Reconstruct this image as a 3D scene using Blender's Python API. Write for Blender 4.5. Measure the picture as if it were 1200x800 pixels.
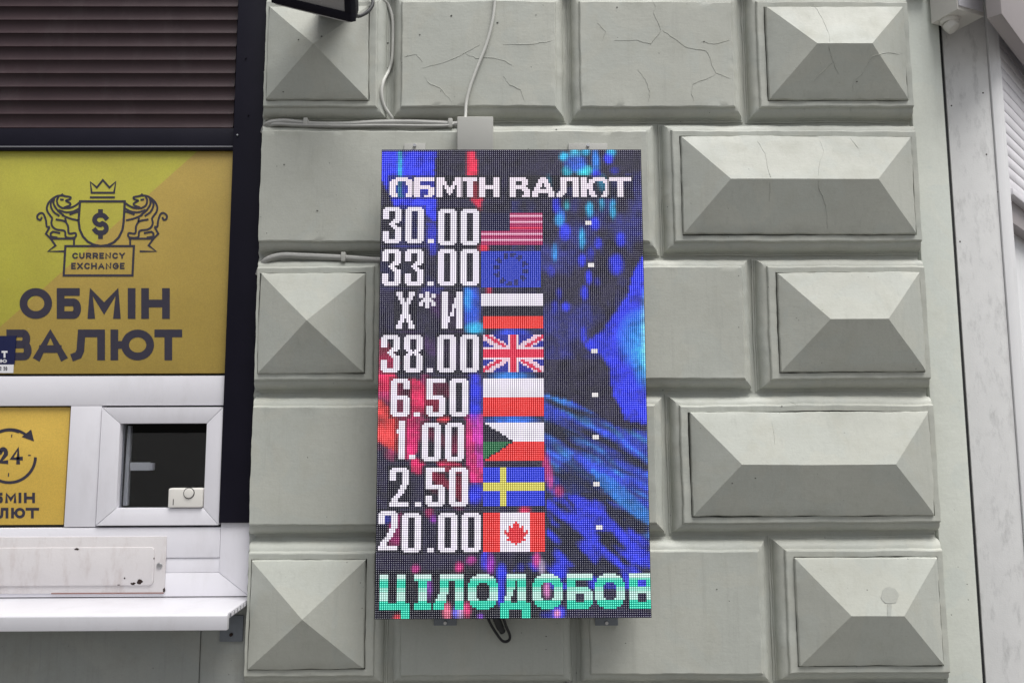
import bpy, bmesh, math, random
import numpy as np
from mathutils import Vector, Matrix, noise
from mathutils.bvhtree import BVHTree

random.seed(7); rng = np.random.default_rng(7)
for o in list(bpy.data.objects): bpy.data.objects.remove(o)
S = bpy.context.scene; COL = S.collection
R = math.radians
# ------------------------------------------------------------------ camera
F_PX, CAM_Z = 900.0, 1.6
CAM = Vector((0, 0, CAM_Z))
ROT = Matrix.Rotation(R(-0.5), 3, 'Z') @ Matrix.Rotation(R(90 + 6.25), 3, 'X') @ Matrix.Rotation(R(-0.2), 3, 'Z')
cd = bpy.data.cameras.new('camera'); cam = bpy.data.objects.new('camera', cd); COL.objects.link(cam)
cam.matrix_world = Matrix.Translation(CAM) @ ROT.to_4x4()
cd.sensor_width = 36; cd.lens = F_PX / 1200 * 36; cd.clip_start = .05; cd.clip_end = 500
S.camera = cam
# ------------------------------------------------------------------ world, sun, exposure
SUN_EL, SUN_AZ = 68.0, 38.0            # elevation; azimuth to the right of straight out from the wall
wd = bpy.data.worlds.new('World'); S.world = wd; wd.use_nodes = True
nt = wd.node_tree; nt.nodes.clear()
sky = nt.nodes.new('ShaderNodeTexSky'); sky.sky_type = 'NISHITA'; sky.sun_disc = False
sky.sun_elevation = R(SUN_EL); sky.sun_rotation = R(180 - SUN_AZ)
sky.air_density = 1.0; sky.dust_density = 5.0; sky.ozone_density = 0.6
hsv = nt.nodes.new('ShaderNodeHueSaturation'); hsv.inputs['Saturation'].default_value = .25   # cloud-white sky
bg = nt.nodes.new('ShaderNodeBackground'); bg.inputs['Strength'].default_value = 0.05
wo = nt.nodes.new('ShaderNodeOutputWorld')
nt.links.new(sky.outputs[0], hsv.inputs['Color']); nt.links.new(hsv.outputs[0], bg.inputs[0]); nt.links.new(bg.outputs[0], wo.inputs[0])
sl = bpy.data.lights.new('sun', 'SUN'); sl.energy = 1.5; sl.angle = R(40); sl.color = (1, .985, .96)
sun = bpy.data.objects.new('sun', sl); COL.objects.link(sun)
sd = Vector((math.sin(R(SUN_AZ)) * math.cos(R(SUN_EL)), -math.cos(R(SUN_AZ)) * math.cos(R(SUN_EL)), math.sin(R(SUN_EL))))
sun.rotation_euler = sd.to_track_quat('Z', 'Y').to_euler(); sun.location = (1, -3, 6)
vs = S.view_settings; vs.view_transform = 'Standard'; vs.look = 'None'; vs.gamma = 1; vs.exposure = 1.30; vs.use_curve_mapping = False
S.render.engine = 'CYCLES'

# ------------------------------------------------------------------ helpers
def at(px, py, Y):
    """photo pixel -> world point on the plane at distance Y (parallel to the facade)"""
    d = ROT @ Vector(((px - 600) / F_PX, -(py - 400) / F_PX, -1))
    return CAM + d * (Y / d.y)
def ray(px, py):
    return (ROT @ Vector(((px - 600) / F_PX, -(py - 400) / F_PX, -1))).normalized()
def XZ(x0, y0, x1, y1, Y):
    """pixel box -> axis aligned world box (X0, X1, Z0, Z1)"""
    ym, xm = (y0 + y1) / 2, (x0 + x1) / 2
    return at(x0, ym, Y).x, at(x1, ym, Y).x, at(xm, y1, Y).z, at(xm, y0, Y).z

WL = {}
def wloc(o):
    return WL.get(o.name, Vector((0, 0, 0))) if o else Vector((0, 0, 0))
def tag(o, label=None, cat=None, group=None, kind=None):
    if label: o['label'] = label
    if cat: o['category'] = cat
    if group: o['group'] = group
    if kind: o['kind'] = kind
    return o
def empty(name, loc, label, cat, group=None):
    o = bpy.data.objects.new(name, None); COL.objects.link(o); o.location = loc; o.empty_display_size = .05
    WL[o.name] = Vector(loc)
    return tag(o, label, cat, group)

class MB:
    def __init__(s): s.v = []; s.f = []
    def add(s, vs_, fs):
        n = len(s.v); s.v += [tuple(p) for p in vs_]; s.f += [tuple(i + n for i in q) for q in fs]; return s
    def box(s, x0, x1, y0, y1, z0, z1):
        return s.add([(x0,y0,z0),(x1,y0,z0),(x1,y1,z0),(x0,y1,z0),(x0,y0,z1),(x1,y0,z1),(x1,y1,z1),(x0,y1,z1)],
              [(3,2,1,0),(4,5,6,7),(0,1,5,4),(1,2,6,5),(2,3,7,6),(3,0,4,7)])
    def prism(s, poly, axis, a, b):
        """poly of (u,w): axis 'x' -> (y,z) extruded along x; 'y' -> (x,z) along y"""
        n = len(poly)
        def P(u, w, t): return (t, u, w) if axis == 'x' else ((u, t, w) if axis == 'y' else (u, w, t))
        vs_ = [P(u, w, a) for u, w in poly] + [P(u, w, b) for u, w in poly]
        fs = [tuple(range(n))[::-1], tuple(range(n, 2 * n))] + [(i, (i + 1) % n, n + (i + 1) % n, n + i) for i in range(n)]
        return s.add(vs_, fs)
    def tube(s, pts, r, n=8, cap=True):
        pts = [Vector(p) for p in pts]; rs = r if hasattr(r, '__len__') else [r] * len(pts)
        up = None; vs_ = []; fs = []
        for i, p in enumerate(pts):
            t = (pts[min(i + 1, len(pts) - 1)] - pts[max(i - 1, 0)]).normalized()
            if up is None: up = t.orthogonal().normalized()
            up = (up - t * up.dot(t)); up = up.normalized() if up.length > 1e-6 else t.orthogonal().normalized()
            w = t.cross(up)
            for k in range(n):
                a = 2 * math.pi * k / n
                vs_.append(p + (up * math.cos(a) + w * math.sin(a)) * rs[i])
        for i in range(len(pts) - 1):
            for k in range(n):
                a, b = i * n + k, i * n + (k + 1) % n
                fs.append((a, b, b + n, a + n))
        if cap: fs.append(tuple(range(n))[::-1]); fs.append(tuple(range((len(pts) - 1) * n, len(pts) * n)))
        return s.add(vs_, fs)
    def cyl(s, p, q, r0, r1=None, n=24):
        return s.tube([p, q], [r0, r0 if r1 is None else r1], n)
    def build(s, name, mat, parent=None, bevel=0, seg=2, smooth=30, origin=None):
        w = wloc(parent) if parent else Vector(origin if origin is not None else base_of(s.v))
        me = bpy.data.meshes.new(name)
        me.from_pydata([tuple(Vector(p) - w) for p in s.v], [], s.f); me.update()
        bm = bmesh.new(); bm.from_mesh(me)
        bmesh.ops.remove_doubles(bm, verts=bm.verts, dist=1e-5)
        if bevel:
            bmesh.ops.bevel(bm, geom=[e for e in bm.edges if e.is_manifold and e.calc_face_angle(0) > .4], offset=bevel, segments=seg, profile=.6, affect='EDGES', clamp_overlap=True)
        bmesh.ops.recalc_face_normals(bm, faces=bm.faces)
        bm.to_mesh(me); bm.free()
        if smooth:
            me.polygons.foreach_set('use_smooth', [True] * len(me.polygons)); me.set_sharp_from_angle(angle=R(smooth))
        me.materials.append(mat)
        o = bpy.data.objects.new(name, me); COL.objects.link(o)
        if parent: o.parent = parent; WL[o.name] = w
        else: o.location = w; WL[o.name] = w
        return o
def base_of(v):
    xs, ys, zs = zip(*[tuple(p) for p in v])
    return ((min(xs) + max(xs)) / 2, (min(ys) + max(ys)) / 2, min(zs))
def dup(o, parent, loc):
    c = o.copy(); COL.objects.link(c); c.parent = parent; c.location = loc; WL[c.name] = wloc(parent); return c

# ------------------------------------------------------------------ materials
class NT:
    def __init__(s, name):
        s.m = bpy.data.materials.new(name); s.m.use_nodes = True; s.t = s.m.node_tree
        s.b = s.t.nodes['Principled BSDF']
    def n(s, typ, **kw):
        x = s.t.nodes.new(typ)
        for k, v in kw.items():
            if k in x.inputs: x.inputs[k].default_value = v
            else: setattr(x, k, v)
        return x
    def l(s, a, b): s.t.links.new(a, b)
    def pos(s, scale=(1, 1, 1)):
        g = s.n('ShaderNodeNewGeometry'); mp = s.n('ShaderNodeMapping'); mp.inputs['Scale'].default_value = scale
        s.l(g.outputs['Position'], mp.inputs['Vector']); return mp.outputs[0]
    def noise(s, scale, vec=None, detail=5, rough=.6, dist=0):
        x = s.n('ShaderNodeTexNoise'); x.inputs['Scale'].default_value = scale; x.inputs['Detail'].default_value = detail
        x.inputs['Roughness'].default_value = rough; x.inputs['Distortion'].default_value = dist
        s.l(vec if vec is not None else s.pos(), x.inputs['Vector']); return x.outputs['Fac']
    def ramp(s, fac, stops):
        x = s.n('ShaderNodeValToRGB'); e = x.color_ramp.elements
        while len(e) < len(stops): e.new(.5)
        for i, (p, c) in enumerate(stops): e[i].position = p; e[i].color = (c, c, c, 1) if not hasattr(c, '__len__') else (*c, 1)
        s.l(fac, x.inputs[0]); return x.outputs[0]
    def mix(s, fac, a, b, mode='MIX'):
        x = s.n('ShaderNodeMix', data_type='RGBA', blend_type=mode)
        for sock, v in ((x.inputs[0], fac), (x.inputs[6], a), (x.inputs[7], b)):
            if hasattr(v, 'is_linked') or hasattr(v, 'links'): s.l(v, sock)
            elif hasattr(v, '__len__'): sock.default_value = (*v, 1)
            else: sock.default_value = v
        return x.outputs[2]
    def math(s, op, a, b):
        x = s.n('ShaderNodeMath', operation=op)
        for i, v in enumerate((a, b)):
            if hasattr(v, 'links'): s.l(v, x.inputs[i])
            else: x.inputs[i].default_value = v
        return x.outputs[0]
    def bump(s, h, strength=.3, dist=.002, prev=None):
        x = s.n('ShaderNodeBump'); x.inputs['Strength'].default_value = strength; x.inputs['Distance'].default_value = dist
        s.l(h, x.inputs['Height'])
        if prev is not None: s.l(prev, x.inputs['Normal'])
        return x.outputs[0]
    def fin(s, color=None, rough=None, normal=None, metal=0, spec=None):
        for k, v in (('Base Color', color), ('Roughness', rough), ('Normal', normal)):
            if v is None: continue
            if hasattr(v, 'links'): s.l(v, s.b.inputs[k])
            elif hasattr(v, '__len__'): s.b.inputs[k].default_value = (*v, 1)
            else: s.b.inputs[k].default_value = v
        s.b.inputs['Metallic'].default_value = metal
        if spec is not None: s.b.inputs['Specular IOR Level'].default_value = spec
        return s.m
def lin(r, g, b): return tuple(((c / 255) / 12.92 if c <= 10 else ((c / 255 + .055) / 1.055) ** 2.4) for c in (r, g, b))

def wall_paint(name, c, dirt=.5):
    t = NT(name)
    big = t.noise(2.6, detail=6, rough=.65); mid = t.noise(14, detail=6); fine = t.noise(140, detail=5, rough=.7)
    brush = t.noise(40, t.pos((.5, .5, 3.2)), detail=4, dist=.5)
    col = t.mix(t.ramp(big, [(.3, 0), (.75, 1)]), tuple(x * .91 for x in c), tuple(x * 1.06 for x in c))
    # overpainted patches with a soft but readable edge
    patch = t.noise(4.5, detail=3, rough=.5, dist=1.2)
    col = t.mix(t.ramp(patch, [(.50, 0), (.535, .45)]), col, (c[0] * .93, c[1] * .96, c[2] * .99))
    col = t.mix(t.math('MULTIPLY', t.ramp(mid, [(.52, 0), (.75, 1)]), .40 * dirt), col, (c[0] * .80, c[1] * .78, c[2] * .72))
    # rain streaks, scuffs, grit
    streak = t.noise(11, t.pos((5, 5, .30)), detail=6, rough=.72)
    col = t.mix(t.math('MULTIPLY', t.ramp(streak, [(.54, 0), (.78, 1)]), .42 * dirt), col, tuple(x * .60 for x in c))
    scuff = t.noise(70, t.pos((.6, .6, 2.0)), detail=6, rough=.75)
    col = t.mix(t.math('MULTIPLY', t.ramp(scuff, [(.58, 0), (.74, 1)]), .40 * dirt), col, tuple(x * .62 for x in c))
    col = t.mix(t.ramp(fine, [(.35, .10), (.65, 0)]), col, tuple(x * .5 for x in c))
    vo = t.n('ShaderNodeTexVoronoi', feature='F1'); vo.inputs['Scale'].default_value = 26; t.l(t.pos(), vo.inputs['Vector'])
    dots = t.math('MULTIPLY', t.ramp(vo.outputs['Distance'], [(.035, 1), (.06, 0)]), t.ramp(t.noise(9), [(.5, 0), (.56, 1)]))
    col = t.mix(t.math('MULTIPLY', dots, .8), col, tuple(x * .22 for x in c))
    h = t.math('ADD', t.math('MULTIPLY', mid, .9), t.math('ADD', t.math('MULTIPLY', brush, .16), t.math('MULTIPLY', fine, .20)))
    h = t.math('SUBTRACT', h, t.math('MULTIPLY', dots, .25))
    nrm = t.bump(h, .42, .0032)
    return t.fin(col, t.ramp(mid, [(.3, .46), (.7, .64)]), nrm, spec=.35)
M = {}
M['wall'] = wall_paint('grey_green_wall_paint', (.460, .470, .422), .75)
M['strip'] = wall_paint('pale_green_wall_paint', (.68, .705, .64), .5)
M['render'] = wall_paint('weathered_wall_paint', (.36, .37, .345), 1.0)
M['crack'] = wall_paint('crack_filler', (.43, .435, .40), .8)

def plain(name, c, rough=.5, var=.08, scale=20, bumpk=.15, metal=0, spec=.5, dirt=None, dirtk=.3):
    t = NT(name)
    n1 = t.noise(scale, detail=5); n2 = t.noise(scale * 9, detail=3)
    col = t.mix(n1, tuple(x * (1 - var) for x in c), tuple(min(1, x * (1 + var)) for x in c))
    if dirt:
        d = t.noise(scale * .6, t.pos((2.2, 2.2, .8)), detail=7, rough=.72)
        col = t.mix(t.math('MULTIPLY', t.ramp(d, [(.52, 0), (.72, 1)]), dirtk), col, dirt)
    return t.fin(col, t.ramp(n1, [(.2, max(.05, rough - .07)), (.8, min(1, rough + .07))]), t.bump(n2, bumpk, .001), metal, spec)
M['pvc'] = plain('white_pvc', (.70, .69, .735), .36, .05, 7, .06, dirt=(.44, .42, .42), dirtk=.2)
M['sill'] = plain('weathered_sill_plastic', (.56, .555, .59), .4, .05, 8, .1, dirt=(.34, .32, .32), dirtk=.25)
M['gasket'] = plain('black_rubber_gasket', (.012, .012, .014), .6)
M['seam'] = plain('grey_seam', (.16, .16, .18), .7)
M['brown'] = plain('brown_shutter_paint', (.031, .0165, .0195), .45, .25, 9, .2, spec=.3, dirt=(.07, .055, .058), dirtk=.3)
M['black'] = plain('black_blue_paint', (.0058, .0050, .0125), .5, .2, 10, .1, spec=.18)
M['steel'] = plain('screw_steel', (.55, .55, .56), .35, .15, 60, .2, metal=1)
M['zinc'] = plain('zinc_bracket', (.20, .22, .25), .5, .2, 50, .3, metal=.6)
M['print_dark'] = plain('dark_print', (.030, .026, .045), .5, .1, 60, .05)
M['print_navy'] = plain('navy_print', (.004, .007, .055), .4, .1, 30, .05)
M['print_white'] = plain('white_print', (.72, .72, .74), .45, .04, 30, .05)
M['plate'] = plain('stained_white_enamel', (.60, .575, .58), .42, .06, 12, .35, dirt=(.36, .29, .27), dirtk=.45)
M['rust'] = plain('dark_rust', (.022, .010, .008), .9, .4, 90, .8)
M['rustline'] = plain('rust_stain', (.24, .12, .10), .85, .4, 60, .6)
M['cable_grey'] = plain('grey_cable_sheath', (.33, .33, .315), .55, .12, 30, .3)
M['cable_white'] = plain('white_cable_sheath', (.55, .55, .52), .5, .1, 30, .2)
M['cable_black'] = plain('black_cable_sheath', (.014, .014, .018), .45, .1, 30, .2)
M['jbox'] = plain('grey_plastic_box', (.40, .40, .375), .5, .04, 12, .1)
M['plastic'] = plain('ivory_plastic', (.70, .68, .64), .42, .04, 12, .08)
M['plank'] = plain('dirty_white_plank', (.71, .71, .705), .55, .08, 24, .4, dirt=(.25, .25, .25), dirtk=.42)
M['trim'] = plain('white_trim', (.76, .76, .77), .45, .05, 8, .15, dirt=(.34, .34, .34), dirtk=.2)
M['wslat'] = plain('white_shutter_slat', (.76, .74, .77), .4, .05, 10, .15, dirt=(.36, .34, .35), dirtk=.2)
M['wbox'] = plain('beige_shutter_box', (.38, .345, .345), .5, .08, 10, .2)
M['interior'] = plain('dark_interior', (.006, .006, .009), .9, spec=.1)
M['paving'] = plain('paving', (.115, .112, .106), .85, .2, 3, .5)

def yellow_mat(name, c1, c2=None, p0=None, p1=None):
    t = NT(name)
    n1 = t.noise(5, detail=6, rough=.6); n2 = t.noise(260, detail=2); n3 = t.noise(40, detail=4)
    if c2:
        g = t.n('ShaderNodeNewGeometry'); sp = t.n('ShaderNodeSeparateXYZ'); t.l(g.outputs['Position'], sp.inputs[0])
        # side of the printed diagonal through p0 and p1
        dx, dz = p1.x - p0.x, p1.z - p0.z
        s_ = t.math('SUBTRACT', t.math('MULTIPLY', t.math('SUBTRACT', sp.outputs['X'], p0.x), dz), t.math('MULTIPLY', t.math('SUBTRACT', sp.outputs['Z'], p0.z), dx))
        col = t.mix(t.ramp(t.math('ADD', t.math('MULTIPLY', s_, 800.0), .5), [(.0, 0), (1, 1)]), c1, c2)
    else: col = t.mix(0.0, c1, c1)
    col = t.mix(t.ramp(n1, [(.35, 0), (.75, .28)]), col, tuple(x * .62 for x in c1))
    col = t.mix(t.math('MULTIPLY', t.ramp(n2, [(.35, 0), (.65, 1)]), .14), col, (.05, .04, .02))
    scr = t.noise(26, t.pos((1, 1, 3)), detail=2)
    col = t.mix(t.math('MULTIPLY', t.ramp(scr, [(.76, 0), (.79, 1)]), .25), col, (.75, .65, .45))
    return t.fin(col, t.ramp(n3, [(.3, .30), (.7, .5)]), t.bump(n1, .35, .006), spec=.45)

# ------------------------------------------------------------------ ground
g = MB().box(-120, 120, -200, 2.40, -.15, 0).build('pavement', M['paving'], origin=(0, 0, 0)); tag(g, kind='structure')

# ------------------------------------------------------------------ rusticated wall
WF, WJ, YD_ = 2.36, 2.408, 2.425
wall = empty('rusticated_wall', (0.26, 2.42, 0), 'grey green painted pier of raised blocks, some flat and some with diamond points', 'wall')
XL, XR = at(297, 380, WF).x, at(1090, 380, WF).x            # the two ends of the pier
XS = at(1125.3, 400, 2.39).x                                   # where the plain strip ends
MB().box(XL + .012, XR + .006, WJ + .0, 2.9, 0, 4.6).build('wall_core', M['wall'], wall)
MB().box(XR + .002, XS, 2.390, YD_ + .003, 0, 4.6).build('plain_strip', M['strip'], wall, bevel=.004)

joints_z = [at(870, y, WJ).z for y in (146, 301, 460, 626)]
pitch = (joints_z[0] - joints_z[-1]) / 3
zs = [joints_z[0] + 2 * pitch, joints_z[0] + pitch] + joints_z + [joints_z[-1] - pitch, joints_z[-1] - 2 * pitch]
GAP = .006
ov = [(.0095 + .0275 * (1 - math.cos(a)), .011 + .030 * math.sin(a)) for a in [R(x) for x in (0, 14, 28, 42, 56, 70, 84)]]
PROF = [(0, -.004), (.001, .004), (.0062, .005), (.0068, .0100), (.0093, .0105)] + ov + [(.0375, .0475), (.0405, .0490)]
def ring_pts(x0, x1, z0, z1, y, nx, nz):
    p = [(x0 + (x1 - x0) * i / nx, y, z0) for i in range(nx)] + [(x1, y, z0 + (z1 - z0) * i / nz) for i in range(nz)]
    p += [(x1 - (x1 - x0) * i / nx, y, z1) for i in range(nx)] + [(x0, y, z1 - (z1 - z0) * i / nz) for i in range(nz)]
    return p
def wob(p, seed, amp=1.0, hi=1.0):
    q = Vector(p); s = Vector((seed * 3.1, seed * 1.7, 0))
    a = noise.noise_vector((q + s) * 11); b = noise.noise_vector((q + s) * 38); c = noise.noise_vector((q + s) * 3)
    d = a * .0026 * max(hi, .25) + b * .0017 * hi + c * .0034
    return (q.x + d.x * amp * .8, q.y + d.y * amp * .7, q.z + d.z * amp * .8)
def mesh_rings(rings, seed, edge=99):
    mb = MB(); n = len(rings[0]); V = []
    for k, r in enumerate(rings): V += [wob(p, seed, hi=1.0 if k < edge else 0.0) for p in r]
    Fs = [(k * n + i, k * n + (i + 1) % n, (k + 1) * n + (i + 1) % n, (k + 1) * n + i) for k in range(len(rings) - 1) for i in range(n)]
    return mb.add(V, Fs)
BVS = []
def block(x0, x1, z0, z1, diamond, ends, seed, apex=.058):
    """ends: run scale on the left and right side (1 = full moulding, small = cut end)"""
    l, r = ends
    x0 += GAP / 2; x1 -= GAP / 2; z0 += GAP / 2; z1 -= GAP / 2
    nx, nz = max(8, int((x1 - x0) / .014)), max(8, int((z1 - z0) / .014))
    def rect(d, h, dl=None, dr=None):
        return ring_pts(x0 + (d * l if dl is None else dl), x1 - (d * r if dr is None else dr), z0 + d, z1 - d, WJ - h, nx, nz)
    rings = [rect(d, h) for d, h in PROF]
    d0, h0 = PROF[-1]; half = (z1 - z0) / 2
    if diamond:
        bl, br = d0 * l, d0 * r
        wl, wr = (.020 if l > .5 else .008), (.020 if r > .5 else .016)
        rings.append(rect(d0 + .008, h0, bl + wl * .5, br + wr * .5))
        rings.append(rect(d0 + .0155, h0 - .0006, bl + wl, br + wr))
        rings.append(rect(d0 + .0160, h0 - .012, bl + wl + .0005, br + wr + .0005))
    else:
        for k in range(1, 13):
            t = k / 12; d = d0 + (half - d0) * t
            rings.append(rect(d, h0, d0 * l + (half - d0) * t, d0 * r + (half - d0) * t))
    o = mesh_rings(rings, seed, len(PROF) + (3 if diamond else 0)).build('stone_block', M['wall'], wall, smooth=22)
    objs = [o]
    if diamond:
        e = d0 + .0178; el, er = bl + wl + .0023, br + wr + .0023
        hw = (x1 - x0 - el - er) / 2; q = hw if abs(hw - half + e) < .05 else min((half - e) * .88, hw); apex *= random.uniform(.92, 1.1)
        rr = [rect(e, h0 - .012, el, er), rect(e + .0006, h0 + .004, el + .0006, er + .0006), rect(e + .003, h0 + .0078, el + .003, er + .003)]
        for k in range(1, 11):
            t = k / 10; inn = 1.0 if hw > half - e else 1
            rr.append(rect(e + (half - e) * t, h0 + .0078 + apex * t, el + (q if hw >= half - e else hw) * t, er + (q if hw >= half - e else hw) * t))
        objs.append(mesh_rings(rr, seed + .5, 3).build('diamond_point', M['wall'], o, smooth=11))
    for ob in objs:
        w = wloc(ob)
        bvh = BVHTree.FromPolygons([v.co + w for v in ob.data.vertices], [p.vertices[:] for p in ob.data.polygons])
        BVS.append((bvh, o))
    return o
def X(px, py): return at(px, py, WJ).x
LEFTE, RIGHTE = XL, XR
rowsA = lambda y, js: [LEFTE] + [X(j, y) for j in js] + [RIGHTE]
layout = [
    (0, rowsA(-70, (771,)), 'FD'), (1, rowsA(70, (459, 664, 869)), 'DFFD'), (2, rowsA(225, (771,)), 'FD'),
    (3, rowsA(380, (456, 668, 881)), 'DFFD'), (4, rowsA(540, (780,)), 'FD'), (5, rowsA(715, (457, 674, 901)), 'DFFD'), (6, rowsA(870, (790,)), 'FD')]
sd_ = 1
for ri, xs, kinds in layout:
    for k, kd in enumerate(kinds):
        ends = (.12 if k == 0 else 1, .12 if k == len(kinds) - 1 else 1)
        block(xs[k], xs[k + 1], zs[ri + 1], zs[ri], kd == 'D', ends, sd_); sd_ += 1
def hit(px, py, off=0.0):
    d = ray(px, py); best = None
    for bvh, o in BVS:
        h = bvh.ray_cast(CAM, d, 6)
        if h[0] is not None and (best is None or h[3] < best[0]): best = (h[3], h[0], o)
    if best is None: return at(px, py, WJ) - Vector((0, off, 0)), None
    return best[1] - d * 0 - Vector((0, off, 0)), best[2]

# cracks filled over with paint: thin raised ridges on the blocks
def dens(pts, n=4):
    out = []
    for a, b in zip(pts[:-1], pts[1:]):
        for k in range(n): out.append((a[0] + (b[0] - a[0]) * k / n + random.uniform(-.6, .6), a[1] + (b[1] - a[1]) * k / n + random.uniform(-.6, .6)))
    return out + [pts[-1]]
def zm(ox, oy, s, pts): return [(ox + x / s, oy + y / s) for x, y in pts]
Z6 = lambda *p: zm(590, 0, 4, p); Z5 = lambda *p: zm(290, 0, 4, p); Z7 = lambda *p: zm(880, 0, 3.75, p); Z3 = lambda *p: zm(740, 140, 2.5, p)
cracks = [
    Z6((700,0),(712,30),(705,60),(740,145),(690,205),(620,190),(520,190)), Z6((745,145),(790,175),(860,225),(950,240),(965,260),(975,300),(998,345),(1085,378)),
    Z6((998,345),(940,375),(885,395),(882,440),(893,475)), Z6((930,195),(985,208),(1060,188)), Z6((0,280),(40,305)), Z6((0,360),(30,400),(80,420),(100,475)),
    Z6((0,210),(150,205),(240,187)), Z6((630,325),(665,375),(685,430),(682,475)), Z6((440,105),(480,150),(465,190)),
    Z5((690,275),(790,255),(820,290)), Z5((820,318),(900,300),(1000,260),(1090,210)), Z5((1020,250),(1070,272),(1150,270),(1200,285)), Z5((830,360),(850,390),(900,410),(960,480)),
    Z7((265,5),(300,60),(345,150),(345,210),(360,270),(385,325)), Z7((360,270),(310,320),(270,360)), Z7((690,215),(650,240),(600,230),(530,250),(500,310),(450,360),(448,400)),
    Z7((445,455),(430,530)), Z7((240,420),(235,530)), Z3((370,65),(390,100),(408,170),(405,240)), Z3((540,30),(565,95),(550,130),(548,195),(570,250),(575,318)), Z3((640,55),(665,85)),
    [(905,495),(908,520)], [(1040,690),(1043,706)], [(925,470),(935,475)]]
for c in cracks:
    seg = []; own = None
    for p in dens(c):
        q, o = hit(*p, off=.0003)
        if o is None: continue
        if own is None: own = o
        if seg and (q - seg[-1]).length > .03: break
        seg.append(q)
    if own and len(seg) > 2:
        n = len(seg)
        rs = [(.00025 + .0007 * (math.sin(math.pi * (i + .3) / (n + .6))) * random.uniform(.5, 1.25)) for i in range(n)]
        MB().tube(seg, rs, 5).build('crack', M['wall'], own)

# old damp mark on the lower right diamond, small pits and plugged holes
def on_wall(poly, name, mat):
    H = [hit(x, y, off=.0012) for x, y in poly]
    if all(h[1] is not None for h in H):
        MB().add([h[0] for h in H], [tuple(range(len(H)))]).build(name, mat, H[0][1], smooth=0)
M['pit'] = plain('dark_pit', (.07, .07, .065), .9)
M['damp'] = wall_paint('damp_mark_paint', (.375, .385, .350), .6)
on_wall([(1042.5 + 10 * math.cos(R(a)) * random.uniform(.85, 1.1), 697 + 10.5 * math.sin(R(a)) * random.uniform(.85, 1.1)) for a in range(0, 360, 24)], 'damp_stain', M['damp'])
on_wall([(1039.5, 707), (1045, 707), (1044, 721.5), (1040, 721.5)], 'damp_stain', M['damp'])
for px, py, rp in ((377, 43, 2), (350, 47, 1.5), (454.5, 51, 2), (455, 80, 2), (723, 9, 1.6), (825, 49, 1.4), (529, 19, 2), (583, 27, 2), (492, 41, 1.5), (333, 193, 1.5), (372, 247, 1.8), (916, 476, 1.8), (858, 566, 1.6), (885, 560, 1.4), (652, 152, 1.5), (1004, 96, 1.3), (628, 18, 1.2), (840, 690, 1.3), (640, 745, 1.4), (332, 108, 1.5)):
    on_wall([(px + rp * .75 * math.cos(R(a)) * random.uniform(.6, 1.2), py + rp * .5 * math.sin(R(a)) * random.uniform(.6, 1.2)) for a in range(0, 360, 40)], 'pit', M['pit'])

# ragged mortar line where the pier meets the kiosk
mb = MB(); zz_ = 0.3; k = 0; P_ = []
while zz_ < 3.4:
    P_.append((XL - .001 - random.uniform(.0, .0045), zz_)); zz_ += random.uniform(.004, .022)
vs_ = [(x, 2.398 + random.uniform(-.003, .003), z) for x, z in P_] + [(XL + .016, 2.4045, z) for x, z in P_]; n = len(P_)
mb.add(vs_, [(i, i + 1, n + i + 1, n + i) for i in range(n - 1)]); mb.build('mortar_edge', M['render'], wall, smooth=0)

# ------------------------------------------------------------------ LED screen
SY = 2.205; LP = .006; NC, NR = 128, 224
sx0 = (at(446, 177, SY).x + at(441, 725, SY).x) / 2; sx1 = (at(749, 176, SY).x + at(765, 721, SY).x) / 2
szt = (at(446, 177, SY).z + at(749, 176, SY).z) / 2; szb = (at(441, 725, SY).z + at(765, 721, SY).z) / 2
scx, scz = (sx0 + sx1) / 2, (szt + szb) / 2
SX0, SZ1 = scx - NC * LP / 2, scz + NR * LP / 2
def L(px, py):
    p = at(px, py, SY); return (p.x - SX0) / LP, (SZ1 - p.z) / LP
img = np.zeros((NR, NC, 3)); img[:] = (.016, .013, .040)
yy, xx = np.mgrid[0:NR, 0:NC] + .5
# pixel position of every LED in the photograph, to paint in photo pixels
def vnoise(sx, sy, ang=0, seed=0, oct_=3):
    ca, sa = math.cos(R(ang)), math.sin(R(ang)); out = np.zeros((NR, NC))
    u = (xx * ca + yy * sa); v = (-xx * sa + yy * ca)
    r_ = np.random.default_rng(seed); G = r_.random((64, 64))
    for o_ in range(oct_):
        uu, vv = u / sx * 2 ** o_ + 20, v / sy * 2 ** o_ + 20
        i, j = np.floor(uu).astype(int), np.floor(vv).astype(int); fu, fv = uu - i, vv - j
        fu = fu * fu * (3 - 2 * fu); fv = fv * fv * (3 - 2 * fv)
        g_ = lambda a, b: G[a % 64, b % 64]
        out += ((g_(i, j) * (1 - fu) + g_(i + 1, j) * fu) * (1 - fv) + (g_(i, j + 1) * (1 - fu) + g_(i + 1, j + 1) * fu) * fv) / 2 ** o_
    return out / sum(1 / 2 ** k for k in range(oct_))
def inpoly(poly):
    P = [L(*p) for p in poly]; m = np.zeros((NR, NC), bool); n = len(P)
    for a in range(n):
        (x1, y1), (x2, y2) = P[a], P[(a + 1) % n]
        if y1 == y2: continue
        c = ((y1 > yy) != (y2 > yy)) & (xx < (x2 - x1) * (yy - y1) / (y2 - y1) + x1); m ^= c
    return m
def paint(m, c, a=1.0):
    w = (m * a)[..., None]; img[:] = img * (1 - w) + np.array(c) * w
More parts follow.
